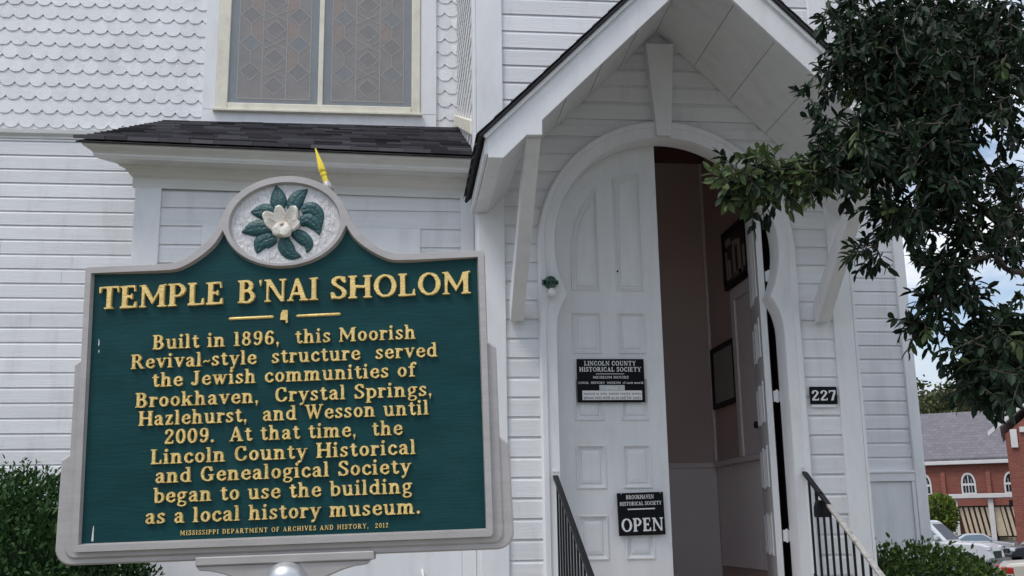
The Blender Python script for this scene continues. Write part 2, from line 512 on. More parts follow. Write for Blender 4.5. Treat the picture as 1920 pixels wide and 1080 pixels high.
SF = lambda x0, x1, y: ('R', x0, y, x1, y + 0.085)
LS = lambda h, x=0.07: [('R', x, 0, x + 0.19, h), SF(x - 0.09, x + 0.12, h - 0.085)]
ARCH = lambda dx: ('P', [(0.2 + dx, .50), (.33 + dx, .635), (.46 + dx, .63), (.53 + dx, .5), (.535 + dx, .3), (.535 + dx, .06)], .19, .11)
BW = lambda s: ('P', s, .18, .11)
GL = {
    'A': (.92, [('G', [(.05, 0), (.16, 0), (.50, 1), (.36, 1)]), ('G', [(.33, 1), (.51, 1), (.84, 0), (.61, 0)]), ('R', .2, .27, .62, .37), SF(-.03, .28, 0), SF(.50, .93, 0)]),
    'B': (.84, [_stem(.09), SF(0, .3, 0), SF(0, .3, .915), ('P', [(.2, .95), (.45, .95), (.60, .76), (.46, .54), (.2, .53)], .2, .1), ('P', [(.2, .53), (.48, .53), (.67, .29), (.5, .05), (.2, .05)], .21, .1)]),
    'C': (.84, [('P', [(.68, .70), (.62, .88), (.44, .95), (.22, .84), (.13, .5), (.22, .17), (.44, .05), (.64, .12), (.73, .30)], .2, .1), ('R', .66, .66, .74, .98)]),
    'D': (.9, [_stem(.09), SF(0, .3, 0), SF(0, .3, .915), ('P', [(.2, .95), (.48, .95), (.72, .75), (.76, .5), (.72, .25), (.48, .05), (.2, .05)], .2, .1)]),
    'E': (.78, [_stem(.09), SF(0, .3, 0), ('R', 0, .90, .66, 1), ('R', .58, .70, .67, 1), ('R', .2, .46, .5, .56), ('R', .45, .37, .53, .65), ('R', 0, 0, .68, .1), ('R', .61, 0, .71, .30)]),
    'F': (.72, [_stem(.09), SF(0, .38, 0), ('R', 0, .90, .66, 1), ('R', .58, .70, .67, 1), ('R', .2, .46, .5, .56), ('R', .45, .37, .53, .65)]),
    'G': (.94, [('P', [(.70, .70), (.62, .88), (.44, .95), (.22, .84), (.13, .5), (.22, .17), (.44, .05), (.60, .08), (.70, .18)], .2, .1), ('R', .66, .68, .74, .98), ('R', .6, .06, .8, .44), SF(.5, .90, .38)]),
    'H': (.98, [_stem(.09), _stem(.69), ('R', .2, .46, .75, .56), SF(0, .38, 0), SF(0, .38, .915), SF(.60, .98, 0), SF(.60, .98, .915)]),
    'I': (.40, [_stem(.10), SF(0, .40, 0), SF(0, .40, .915)]),
    'J': (.62, [('R', .26, .25, .46, 1), SF(.15, .57, .915), ('P', [(.36, .32), (.34, .12), (.2, .05), (.08, .12)], .19, .1), ('D', .09, .17, .1)]),
    'K': (.92, [_stem(.09), SF(0, .38, 0), SF(0, .38, .915), ('G', [(.26, .36), (.68, 1), (.80, 1), (.36, .32)]), ('G', [(.34, .54), (.54, .56), (.90, 0), (.66, 0)]), SF(.56, .9, .915), SF(.58, .96, 0)]),
    'L': (.74, [_stem(.09), SF(0, .38, .915), ('R', 0, 0, .66, .1), ('R', .60, 0, .70, .32)]),
    'M': (1.16, [('R', .10, 0, .21, 1), ('R', .84, 0, 1.04, 1), ('G', [(.06, 1), (.28, 1), (.60, .34), (.54, .10)]), ('G', [(.84, 1), (1.0, 1), (.62, .25), (.54, .10)]), SF(0, .31, 0), SF(.74, 1.14, 0), SF(0, .24, .915), SF(.88, 1.14, .915)]),
    'N': (.98, [('R', .10, 0, .20, 1), ('R', .76, .1, .86, 1), ('G', [(.05, 1), (.29, 1), (.86, 0), (.70, 0)]), ('R', .7, 0, .86, .12), SF(0, .31, 0), SF(.64, .98, .915), SF(0, .2, .915)]),
    'O': (.98, [('C', [(.49 + .36 * math.cos(a * math.pi / 8), .5 + .455 * math.sin(a * math.pi / 8)) for a in range(16)], .2, .1)]),
    'P': (.80, [_stem(.09), SF(0, .38, 0), SF(0, .3, .915), ('P', [(.2, .95), (.48, .95), (.66, .72), (.50, .47), (.2, .47)], .2, .1)]),
    'R': (.92, [_stem(.09), SF(0, .38, 0), SF(0, .3, .915), ('P', [(.2, .95), (.46, .95), (.63, .74), (.47, .52), (.2, .52)], .2, .1), ('G', [(.34, .54), (.54, .54), (.88, 0), (.65, 0)]), SF(.62, .95, 0)]),
    'S': (.68, [('P', [(.55, .76), (.46, .92), (.31, .95), (.15, .86), (.14, .69), (.31, .55), (.48, .44), (.57, .28), (.50, .11), (.31, .05), (.15, .11), (.09, .26)], .19, .11), ('R', .52, .68, .60, .99), ('R', .03, .01, .11, .33)]),
    'T': (.86, [_stem(.33), ('R', .02, .90, .84, 1), ('R', .01, .69, .10, 1), ('R', .76, .69, .85, 1), SF(.23, .63, 0)]),
    'U': (.94, [('R', .09, .2, .29, 1), ('R', .70, .2, .80, 1), ('P', [(.19, .3), (.25, .1), (.45, .05), (.66, .1), (.75, .3)], .18, .1), SF(0, .38, .915), SF(.6, .92, .915)]),
    'V': (.9, [('G', [(.06, 1), (.28, 1), (.52, .1), (.46, 0), (.38, 0)]), ('G', [(.38, 0), (.48, 0), (.86, 1), (.74, 1)]), SF(-.02, .38, .915), SF(.62, .94, .915)]),
    'W': (1.24, [('G', [(.06, 1), (.27, 1), (.46, .12), (.42, 0), (.34, 0)]), ('G', [(.34, 0), (.44, 0), (.64, .8), (.58, .95)]), ('G', [(.48, 1), (.68, 1), (.88, .12), (.84, 0), (.76, 0)]), ('G', [(.76, 0), (.86, 0), (1.16, 1), (1.05, 1)]), SF(-.02, .36, .915), SF(.42, .76, .915), SF(.94, 1.25, .915)]),
    'Y': (.9, [('R', .35, 0, .55, .5), ('G', [(.04, 1), (.26, 1), (.54, .46), (.36, .42)]), ('G', [(.45, .42), (.56, .46), (.86, 1), (.74, 1)]), SF(-.02, .36, .915), SF(.62, .94, .915), SF(.25, .65, 0)]),
    'a': (.66, [('R', .36, .06, .55, .5), ('P', [(.455, .46), (.41, .62), (.27, .655), (.14, .58)], .17, .1), ('D', .13, .53, .085), ('P', [(.44, .41), (.22, .37), (.11, .22), (.19, .05), (.36, .08), (.44, .16)], .17, .1), SF(.45, .66, 0)]),
    'b': (.70, [('R', .07, 0, .26, 1), SF(-.02, .2, .915), BW([(.2, .57), (.38, .65), (.57, .5), (.57, .2), (.38, .05), (.2, .12)])]),
    'c': (.60, [BW([(.50, .50), (.43, .63), (.30, .65), (.13, .5), (.13, .2), (.30, .05), (.45, .08), (.54, .2)]), ('D', .48, .52, .085)]),
    'd': (.74, [('R', .44, 0, .63, 1), SF(.33, .5, .915), SF(.53, .74, 0), BW([(.48, .57), (.32, .65), (.13, .5), (.13, .2), (.32, .05), (.48, .12)])]),
    'e': (.64, [('R', .1, .33, .6, .41), BW([(.53, .38), (.49, .57), (.33, .65), (.14, .5), (.13, .2), (.32, .05), (.47, .08), (.57, .2)])]),
    'f': (.50, [('R', .12, 0, .31, .8), ('P', [(.215, .75), (.25, .91), (.37, .97), (.47, .91)], .17, .1), ('D', .46, .87, .085), ('R', 0, .6, .45, .7), SF(.02, .44, 0)]),
    'g': (.66, [('C', [(.29 + .185 * math.cos(a * math.pi / 6), .45 + .2 * math.sin(a * math.pi / 6)) for a in range(12)], .16, .1), ('R', .42, .58, .66, .68), ('P', [(.22, .26), (.12, .18), (.18, .09), (.4, .06), (.57, -.05), (.46, -.22), (.22, -.23), (.08, -.13), (.17, .02)], .13, .1)]),
    'h': (.76, LS(1.0) + [SF(-.02, .34, 0), ARCH(0), SF(.37, .74, 0)]),
    'i': (.37, LS(.7) + [SF(-.02, .35, 0), ('D', .165, .90, .115)]),
    'k': (.78, LS(1.0) + [SF(-.02, .34, 0), ('G', [(.22, .27), (.48, .68), (.60, .68), (.30, .24)]), ('G', [(.29, .42), (.46, .44), (.72, 0), (.50, 0)]), SF(.40, .70, .615), SF(.42, .78, 0)]),
    'l': (.37, LS(1.0) + [SF(-.02, .35, 0)]),
    'm': (1.12, LS(.7) + [SF(-.02, .34, 0), ARCH(-.01), SF(.38, .70, 0), ARCH(.35), SF(.74, 1.10, 0)]),
    'n': (.76, LS(.7) + [SF(-.02, .34, 0), ARCH(0), SF(.38, .74, 0)]),
    'o': (.66, [('C', [(.33 + .215 * math.cos(a * math.pi / 6), .35 + .3 * math.sin(a * math.pi / 6)) for a in range(12)], .18, .1)]),
    'p': (.70, [('R', .07, -.28, .26, .7), SF(-.02, .2, .615), SF(-.02, .36, -.30), BW([(.2, .57), (.38, .65), (.57, .5), (.57, .2), (.38, .05), (.2, .12)])]),
    'r': (.54, LS(.7) + [SF(-.02, .36, 0), ('P', [(.2, .48), (.32, .63), (.46, .62)], .17, .11), ('D', .45, .57, .09)]),
    's': (.54, [('P', [(.42, .54), (.35, .63), (.23, .65), (.12, .57), (.15, .44), (.31, .34), (.42, .23), (.38, .10), (.23, .05), (.11, .09), (.07, .19)], .17, .11), ('R', .38, .48, .455, .69), ('R', .02, .01, .095, .23)]),
    't': (.50, [('R', .12, .14, .31, .88), ('R', 0, .6, .45, .7), ('P', [(.215, .17), (.27, .06), (.38, .05), (.46, .16)], .17, .1)]),
    'u': (.76, [('R', .07, .16, .26, .7), SF(-.02, .2, .615), ('P', [(.165, .22), (.22, .06), (.36, .055), (.5, .16)], .18, .11), ('R', .46, 0, .65, .7), SF(.36, .5, .615), SF(.55, .76, 0)]),
    'v': (.70, [('G', [(.04, .7), (.25, .7), (.42, .13), (.37, 0), (.29, 0)]), ('G', [(.29, 0), (.39, 0), (.65, .7), (.55, .7)]), SF(-.02, .33, .615), SF(.45, .71, .615)]),
    'w': (1.0, [('G', [(.04, .7), (.24, .7), (.36, .13), (.32, 0), (.25, 0)]), ('G', [(.25, 0), (.35, 0), (.52, .55), (.46, .7)]), ('G', [(.38, .7), (.57, .7), (.69, .13), (.65, 0), (.58, 0)]), ('G', [(.58, 0), (.68, 0), (.92, .7), (.82, .7)]), SF(-.02, .30, .615), SF(.34, .62, .615), SF(.73, .99, .615)]),
    'y': (.70, [('G', [(.04, .7), (.25, .7), (.42, .13), (.37, 0), (.29, 0)]), ('G', [(.20, -.26), (.31, -.22), (.65, .7), (.55, .7), (.30, 0)]), ('D', .17, -.2, .095), SF(-.02, .33, .615), SF(.45, .71, .615)]),
    'z': (.60, [('R', .05, .6, .52, .7), ('R', .03, 0, .54, .1), ('G', [(.32, .62), (.52, .62), (.24, .08), (.03, .08)]), ('R', .05, .48, .12, .7), ('R', .48, 0, .55, .23)]),
    '0': (.70, [('C', [(.35 + .235 * math.cos(a * math.pi / 8), .5 + .455 * math.sin(a * math.pi / 8)) for a in range(16)], .19, .1)]),
    '1': (.46, [('R', .13, 0, .33, 1), SF(.03, .2, .90), SF(.02, .44, 0)]),
    '2': (.68, [('P', [(.13, .74), (.2, .91), (.36, .955), (.53, .82), (.49, .62), (.28, .36), (.12, .12)], .18, .1), ('R', .06, 0, .60, .13), ('R', .54, 0, .62, .26), ('D', .14, .74, .1)]),
    '6': (.70, [('C', [(.35 + .21 * math.cos(a * math.pi / 6), .31 + .265 * math.sin(a * math.pi / 6)) for a in range(12)], .18, .1), ('P', [(.55, .85), (.42, .955), (.25, .86), (.14, .6), (.14, .3)], .18, .1), ('D', .54, .82, .09)]),
    '7': (.66, [('R', .04, .87, .62, 1), ('R', .04, .70, .12, 1), ('G', [(.46, .9), (.62, .9), (.38, 0), (.17, 0)])]),
    '8': (.68, [('C', [(.34 + .18 * math.cos(a * math.pi / 6), .745 + .21 * math.sin(a * math.pi / 6)) for a in range(12)], .17, .1), ('C', [(.34 + .22 * math.cos(a * math.pi / 6), .28 + .235 * math.sin(a * math.pi / 6)) for a in range(12)], .18, .1)]),
    '9': (.70, [('C', [(.35 + .21 * math.cos(a * math.pi / 6), .69 + .265 * math.sin(a * math.pi / 6)) for a in range(12)], .18, .1), ('P', [(.15, .15), (.28, .045), (.45, .14), (.56, .4), (.56, .7)], .18, .1), ('D', .16, .18, .09)]),
    ',': (.28, [('D', .12, .09, .105), ('G', [(.10, .02), (.225, .08), (.12, -.2), (.06, -.2)])]),
    '.': (.28, [('D', .13, .105, .115)]),
    "'": (.26, [('G', [(.05, 1), (.20, 1), (.15, .70), (.09, .70)])]),
    '~': (.50, [('P', [(.04, .28), (.15, .38), (.30, .30), (.44, .39)], .10, .11)]),
    '&': (.9, [('C', [(.34 + .15 * math.cos(a * math.pi / 6), .75 + .2 * math.sin(a * math.pi / 6)) for a in range(12)], .16, .1), ('C', [(.34 + .22 * math.cos(a * math.pi / 6), .28 + .24 * math.sin(a * math.pi / 6)) for a in range(12)], .18, .1), ('G', [(.4, .4), (.55, .4), (.88, 0), (.68, 0)])]),
    '-': (.44, [('R', .05, .3, .39, .42)]),
}
G_ = 44
_cache = {}


def glyph(ch):
    """outline loops of one letter: union of strokes, softened, traced at half density"""
    if ch in _cache:
        return _cache[ch]
    adv, prims = GL[ch]
    x0, y0 = -0.15, -0.42
    nx, ny = int((adv + 0.35) * G_), int(1.6 * G_)
    X, Y = np.meshgrid(x0 + (np.arange(nx * 2) + .5) / (2 * G_), y0 + (np.arange(ny * 2) + .5) / (2 * G_))
    I = np.zeros_like(X, bool)
    for p in prims:
        if p[0] == 'R':
            I |= (X >= p[1]) & (X <= p[3]) & (Y >= p[2]) & (Y <= p[4])
        elif p[0] == 'D':
            I |= (X - p[1]) ** 2 + (Y - p[2]) ** 2 < p[3] ** 2
        elif p[0] == 'G':
            q = p[1]
            ins = np.zeros_like(X, bool)
            for i in range(len(q)):
                (ax, ay), (bx, by) = q[i], q[i - 1]
                if ay != by:
                    ins ^= ((ay > Y) != (by > Y)) & (X < (bx - ax) * (Y - ay) / (by - ay) + ax)
            I |= ins
        else:
            tv, th = (p[2], p[3]) if len(p) > 2 else (.19, .1)
            for qx, qy in spline(p[1], 12, closed=p[0] == 'C'):
                I |= ((X - qx) / (tv / 2)) ** 2 + ((Y - qy) / (th / 2)) ** 2 < 1
    F = I.astype(float)
    k = np.array([1, 2, 3, 2, 1.]) / 9
    F = np.apply_along_axis(lambda r: np.convolve(r, k, 'same'), 0, F)
    F = np.apply_along_axis(lambda r: np.convolve(r, k, 'same'), 1, F)
    F = F.reshape(ny, 2, nx, 2).mean((1, 3))
    seg = {}
    T = {1: [(3, 0)], 2: [(0, 1)], 3: [(3, 1)], 4: [(1, 2)], 5: [(3, 2), (1, 0)], 6: [(0, 2)], 7: [(3, 2)], 8: [(2, 3)], 9: [(2, 0)],
         10: [(0, 3), (2, 1)], 11: [(2, 1)], 12: [(1, 3)], 13: [(1, 0)], 14: [(0, 3)]}
    for j in range(ny - 1):
        for i in range(nx - 1):
            a, b, c, d = F[j, i], F[j, i + 1], F[j + 1, i + 1], F[j + 1, i]
            code = (a > .5) + 2 * (b > .5) + 4 * (c > .5) + 8 * (d > .5)
            if code in (0, 15):
                continue
            E_ = {0: ('h', j, i, (.5 - a) / (b - a + 1e-12)), 1: ('v', j, i + 1, (.5 - b) / (c - b + 1e-12)),
                  2: ('h', j + 1, i, (.5 - d) / (c - d + 1e-12)), 3: ('v', j, i, (.5 - a) / (d - a + 1e-12))}
            for s_, e_ in T[code]:
                seg[E_[s_][:3]] = (E_[e_][:3], E_[s_][3])
    loops = []
    while seg:
        st = next(iter(seg))
        cur, lp = st, []
        while cur in seg:
            nxt, t = seg.pop(cur)
            kd, j, i = cur
            gx, gy = (i + t, j) if kd == 'h' else (i, j + t)
            lp.append((x0 + (gx + .5) / G_, y0 + (gy + .5) / G_))
            cur = nxt
        # thin the outline where it runs straight
        keep = [lp[0]]
        for q in range(1, len(lp) - 1):
            ax, ay = keep[-1]
            bx, by = lp[q]
            cx, cy = lp[q + 1]
            if abs((bx - ax) * (cy - ay) - (by - ay) * (cx - ax)) > 0.0011 or math.hypot(bx - ax, by - ay) > 0.35:
                keep.append(lp[q])
        keep.append(lp[-1])
        if len(keep) > 3:
            loops.append(keep[::-1])
    area = lambda lp: sum(lp[i - 1][0] * lp[i][1] - lp[i][0] * lp[i - 1][1] for i in range(len(lp))) / 2
    outs = [lp for lp in loops if area(lp) > 0]
    ins = [lp for lp in loops if area(lp) <= 0]

    def inside(p, lp):
        r = False
        for i in range(len(lp)):
            (ax, ay), (bx, by) = lp[i], lp[i - 1]
            if (ay > p[1]) != (by > p[1]) and p[0] < (bx - ax) * (p[1] - ay) / (by - ay) + ax:
                r = not r
        return r
    res = [[o_] + [h for h in ins if inside(h[0], o_)] for o_ in outs]
    _cache[ch] = (adv, res)
    return _cache[ch]


def width(txt, track, space):
    return sum((space if c == ' ' else GL[c][0] + track) for c in txt) - track


def letters(txt, x0, x1, base, cap, yf, yb, mk=None, track=0.06, space=0.42, inset=0.018):
    """raised letters fitted between x0 and x1; front face at yf (nearer the viewer), back at yb"""
    mk = mk or (lambda a, b, c: (a, c, b))
    mb = MB()
    sx = (x1 - x0) / width(txt, track, space)
    x = x0
    for ch in txt:
        if ch == ' ':
            x += space * sx
            continue
        adv, grp = glyph(ch)
        for loops in grp:
            front = []
            for lp in loops:
                n = len(lp)
                fl = []
                for i in range(n):
                    ax, ay = lp[i - 1]
                    bx, by = lp[(i + 1) % n]
                    tx, ty = bx - ax, by - ay
                    l_ = math.hypot(tx, ty) or 1
                    fl.append((lp[i][0] - ty / l_ * inset, lp[i][1] + tx / l_ * inset))
                front.append(fl)
                P = lambda q, c: mk(x + q[0] * sx, base + q[1] * cap, c)
                ym = yf + (yb - yf) * 0.35
                mb.add([P(q, yf) for q in fl] + [P(q, ym) for q in lp] + [P(q, yb) for q in lp],
                       [(i, (i + 1) % n, (i + 1) % n + n, i + n) for i in range(n)] +
                       [(i + n, (i + 1) % n + n, (i + 1) % n + 2 * n, i + 2 * n) for i in range(n)])
            tri = tessellate_polygon([[Vector((a, b, 0)) for a, b in lp] for lp in front])
            mb.add([mk(x + a * sx, base + b * cap, yf) for lp in front for a, b in lp], tri)
        x += (adv + track) * sx
    return mb


# ------------------------------------------------------------------ ground
def terr(y):
    P = [(-60, 0), (11.5, 0), (18, -.25), (40, -.35), (62, -.9), (100, -.3), (300, .5), (1500, 2)]
    for (a, za), (b, zb) in zip(P, P[1:]):
        if y <= b:
            return za + (zb - za) * (y - a) / (b - a)
    return P[-1][1]


ys = [-60, -20, 0, 5, 11.5, 18, 30, 40, 62, 80, 100, 150, 300, 700, 1500]
g = MB()
g.grid([[(x, y, terr(y)) for x in (-900, -200, -50, 0, 50, 200, 1200)] for y in ys])
tag(g.build('ground', M_GRASS), kind='structure')
g = MB()
g.grid([[(x, y, terr(y) + .006) for x in (9.5, 30, 60, 140, 300)] for y in (13, 18, 30, 40, 62, 80, 100, 104)])
tag(g.build('parking_lot', M_TARMAC), kind='structure')
g = MB()
g.grid([[(x, y, 0.006) for x in (.2, 4.2)] for y in (-20, 0, 5.1)])
tag(g.build('path', M_CONC), kind='structure')

# ------------------------------------------------------------------ historical marker
SU = Vector((0.99129404, -0.12982474, 0.02194682))
SV = Vector((-0.0224139, -0.00213761, 0.99974649))
SN = SU.cross(SV)
SO = Vector((-0.28307628, 2.73257755, 1.92340842))
BASE_V = 1.925
marker = bpy.data.objects.new('historical_marker', None)
COL.objects.link(marker)
mm_ = Matrix.Identity(4)
o_ = SO - SV * BASE_V
for i in range(3):
    mm_[i][0], mm_[i][1], mm_[i][2], mm_[i][3] = SU[i], -SN[i], SV[i], o_[i]
marker.matrix_world = mm_
marker['_o'] = [0, 0, 0]
tag(marker, 'green cast historical marker with gold lettering and a white flower medallion on a metal post', 'historical marker')
sm = lambda a, b, c: (a, c, b + BASE_V)        # sign plane (u, v) -> local


def mirror(pts):
    return pts + [(-a, b) for a, b in reversed(pts)]


def ellipse(cx, cy, a, b, t0, t1, n):
    return [(cx + a * math.cos(R(t0 + (t1 - t0) * k / n)), cy + b * math.sin(R(t0 + (t1 - t0) * k / n))) for k in range(n + 1)]


outer = [(0.508, -.3575), (.5145, -.350), (.5145, .352), (.5115, .3572)]
outer += spline([(.33, .357), (.2916, .3586), (.2681, .3653), (.2419, .3779), (.2061, .4095), (.1825, .4379), (.1640, .475), (.1545, .4975)], 6)
outer += ellipse(0, .4596, .1605, .1207, 18, 90, 18)[1:-1]
outerA = mirror(outer)
inner = [(.499, -.3415), (.4995, .341)]
inner += spline([(.33, .3405), (.2824, .3425), (.252, .3532), (.2163, .3747), (.1823, .4048), (.1605, .4405)], 6)
inner += ellipse(0, .4596, .1590, .1207, -10, -90, 14)[1:-1]
innerA = mirror(inner)
med = ellipse(0, .455, .1455, .109, 0, 360, 56)[:-1]
A_T, B_T, C_T = .026, .0118, .0055
scale_in = lambda lp, cx, cy, s: [(cx + (a - cx) * s, cy + (b - cy) * s) for a, b in lp]
fr = MB()
fr.holes([outerA, innerA[::-1], med[::-1]], -A_T, None, sm)


def bevel_ring(mb, lp, d, y0, y1, sgn):
    n = len(lp)
    off = []
    for i in range(n):
        ax, ay = lp[i - 1]
        bx, by = lp[(i + 1) % n]
        tx, ty = bx - ax, by - ay
        l_ = math.hypot(tx, ty) or 1
        off.append((lp[i][0] - ty / l_ * d * sgn, lp[i][1] + tx / l_ * d * sgn))
    mb.add([sm(a, b, y0) for a, b in lp] + [sm(a, b, y1) for a, b in off],
           [(i, (i + 1) % n, (i + 1) % n + n, i + n) for i in range(n)])
    return off


bevel_ring(fr, innerA, .0045, -A_T, -.0125, 1)
bevel_ring(fr, med, .004, -A_T, -.0125, 1)
n_ = len(outerA)
fr.add([sm(a, b, -A_T) for a, b in outerA] + [sm(a, b, A_T) for a, b in outerA], [(i, (i + 1) % n_, (i + 1) % n_ + n_, i + n_) for i in range(n_)])
fr.holes([outerA], A_T, None, sm)


def plate(pts, corner, t):
    """stepped back plate: flat outline with rounded lower corners, small chamfer on its front edge"""
    (xb, zb), rest = pts[0], pts[1:]
    lp = [(xb - corner, zb)] + [(xb - corner + corner * math.sin(R(a)), zb + corner - corner * math.cos(R(a))) for a in range(10, 91, 10)]
    lp += rest
    lp = mirror(lp)
    mb = MB()
    c = .004
    off = []
    n = len(lp)
    for i in range(n):
        ax, ay = lp[i - 1]
        bx, by = lp[(i + 1) % n]
        tx, ty = bx - ax, by - ay
        l_ = math.hypot(tx, ty) or 1
        off.append((lp[i][0] - ty / l_ * c, lp[i][1] + tx / l_ * c))
    for sg in (-1, 1):
        mb.holes([off], sg * t, None, sm)
        mb.add([sm(a, b, sg * t) for a, b in off] + [sm(a, b, sg * (t - .003)) for a, b in lp], [(i, (i + 1) % n, (i + 1) % n + n, i + n) for i in range(n)])
    mb.add([sm(a, b, -t + .003) for a, b in lp] + [sm(a, b, t - .003) for a, b in lp], [(i, (i + 1) % n, (i + 1) % n + n, i + n) for i in range(n)])
    return mb


mframe = part(fr, 'frame', M_ALU, marker, bevel=.0018)
# the two stepped plates are rails outside the recessed panel, so both stay behind its face
part(plate([(.5385, -.3735), (.5365, .106), (.5325, .111), (.515, .1225), (.40, .1225)], .026, B_T), 'frame_rail', M_ALU, marker)
part(plate([(.5645, -.389), (.5605, -.1335), (.558, -.1300), (.537, -.1165), (.40, -.1165)], .042, C_T), 'frame_rail', M_ALU, marker)
pn = MB()
pn.holes([scale_in(innerA, 0, 0, 1.012)], -.0128, None, sm)
part(pn, 'panel', M_GREEN, marker)
pn = MB()
pn.holes([scale_in(med, 0, .455, 1.03)], -.0130, None, sm)
medal = part(pn, 'medallion', M_SILVER, marker)


def relief_leaf(path, hw, h):
    c = spline(path, 8)
    rows = []
    n = len(c)
    for i, (a, b) in enumerate(c):
        t = i / (n - 1)
        p0, p1 = c[max(0, i - 1)], c[min(n - 1, i + 1)]
        tx, ty = p1[0] - p0[0], p1[1] - p0[1]
        l_ = math.hypot(tx, ty) or 1
        nx, ny = -ty / l_, tx / l_
        wd = hw * (math.sin(math.pi * (0.10 + 0.90 * t) ** 0.8) ** 0.75 if t < .999 else 0.02)
        row = []
        for k in range(-6, 7):
            s = k / 6
            z = h * (1 - s * s) ** .5 * (0.6 + .4 * math.sin(math.pi * min(1, t + .2))) + .0008 * math.sin(t * 42 + abs(s) * 7) * (1 - abs(s)) - (.0018 if k == 0 else 0)
            row.append(sm(a + nx * s * wd, b + ny * s * wd, -.0130 - max(z, 0) * (1 if abs(s) < 1 else 0)))
        rows.append(row)
    mb = MB()
    mb.grid(rows)
    return mb


LV = [([(-.0157, .4933), (-.0199, .5259), (-.0247, .5587)], .0155, .008), ([(.0167, .488), (.0302, .5208), (.0574, .5454)], .0155, .009),
      ([(.0428, .4866), (.0662, .4923), (.087, .4752), (.0956, .4453)], .0135, .007), ([(.0391, .4559), (.0611, .4616), (.0819, .4433), (.0891, .4202)], .0135, .010),
      ([(.0211, .4299), (.0431, .4156), (.06, .3962), (.0562, .3726)], .0125, .009), ([(-.0034, .415), (.002, .3908), (.0176, .3716), (.0426, .3647)], .0145, .009),
      ([(-.0241, .4186), (-.0602, .4069), (-.0741, .3777)], .0165, .008), ([(-.0325, .4461), (-.0789, .445), (-.1137, .4359)], .0165, .010),
      ([(-.03, .4885), (-.0613, .4899), (-.0912, .4894)], .0155, .008)]
for p, hw, h in LV:
    part(relief_leaf(p, hw * 1.42, h), 'leaf', M_LEAFREL, medal, smooth=True)
fl = MB()


def petal(base, tip, hw, lift, cup, pinch=.55):
    """cupped petal: pointed-oval shell from its base to its tip, rim thicker than the hollow"""
    (bx_, by_), (tx, ty) = base, tip
    L_ = math.hypot(tx - bx_, ty - by_)
    ux, uy = (tx - bx_) / L_, (ty - by_) / L_
    rows = []
    for i in range(13):
        t_ = i / 12
        wd = hw * (math.sin(math.pi * min(1, .12 + .86 * t_)) ** pinch) if i < 12 else hw * .05
        row = []
        for k in range(-6, 7):
            s_ = k / 6
            h_ = lift * (.35 + .75 * math.sin(math.pi * .5 * min(1, t_ * 1.25))) - cup * (1 - abs(s_) ** 2.2) * math.sin(math.pi * t_)
            if abs(s_) == 1 or i == 12:
                h_ = h_ * .55
            row.append(sm(bx_ + ux * L_ * t_ - uy * wd * s_, by_ + uy * L_ * t_ + ux * wd * s_, -.0130 - max(.0005, h_)))
        rows.append(row)
    fl.grid(rows)


petal((-.010, .446), (-.0165, .5035), .0165, .016, .0050)
petal((.008, .446), (.0275, .4995), .0175, .017, .0060)
petal((-.020, .448), (-.0560, .4860), .0170, .014, .0045)
petal((-.018, .440), (-.0500, .4660), .0150, .019, .0040)
petal((.006, .438), (.0400, .4560), .0150, .020, .0030)
petal((-.020, .452), (.0160, .4180), .0200, .023, -.002)
petal((.010, .450), (-.0300, .4240), .0190, .022, -.002)
part(fl, 'blossom', M_PETAL, medal, smooth=True)
SAND = mat('stamen_tan', (0.50, 0.40, 0.30), 0.6, var=.2, scale=(200, 200, 200), bump=.5)
st = MB()
rows = []
for i in range(7):
    ph = i / 6 * math.pi / 2
    rows.append([sm(-.0045 + math.cos(ph) * .0085 * math.cos(2 * math.pi * k / 16), .4485 + math.cos(ph) * .0075 * math.sin(2 * math.pi * k / 16), -.026 - math.sin(ph) * .011) for k in range(17)])
st.grid(rows)
part(st, 'stamen', SAND, medal, smooth=True)

YF, YB = -.0205, -.0125
part(letters('TEMPLE', -.4788, -.1535, .2455, .0605, YF - .002, YB, sm, track=.02), 'title_lettering', M_GOLD, marker)
part(letters("B'NAI", -.1204, .0878, .2463, .0605, YF - .002, YB, sm, track=.02), 'title_lettering', M_GOLD, marker)
part(letters('SHOLOM', .1181, .4793, .2466, .0605, YF - .002, YB, sm, track=.02), 'title_lettering', M_GOLD, marker)
for txt, hw, v_ in [('Built in 1896,  this Moorish', .3358, .1362), ('Revival~style  structure  served', .3895, .0882), ('the Jewish communities of', .3338, .0402),
                    ('Brookhaven,  Crystal Springs,', .3745, -.0100), ('Hazlehurst,  and Wesson until', .3648, -.0563), ('2009.  At that time,  the', .2985, -.1038),
                    ('Lincoln County Historical', .3308, -.1526), ('and Genealogical Society', .3178, -.1990), ('began to use the building', .3200, -.2470),
                    ('as a local history museum.', .3392, -.2970)]:
    part(letters(txt, -hw, hw, v_, .0372, YF, YB, sm, track=.07, space=.46), 'inscription_lettering', M_GOLD, marker)
part(letters('MISSISSIPPI DEPARTMENT OF ARCHIVES AND HISTORY,  2012', -.2525, .2590, -.3270, .0115, -.0155, YB, sm, track=.22, space=.7), 'imprint_lettering', M_GOLD, marker)
for x0, x1 in ((-.1445, -.0276), (.0287, .1441)):
    rl = MB()
    rl.tube([sm(x0, .2085, -.0125), sm(x0 + .004, .2085, -.0125), sm(x1 - .004, .2092, -.0125), sm(x1, .2092, -.0125)], [.001, .0040, .0040, .001], 10)
    part(rl, 'rule', M_GOLD, marker, smooth=True)
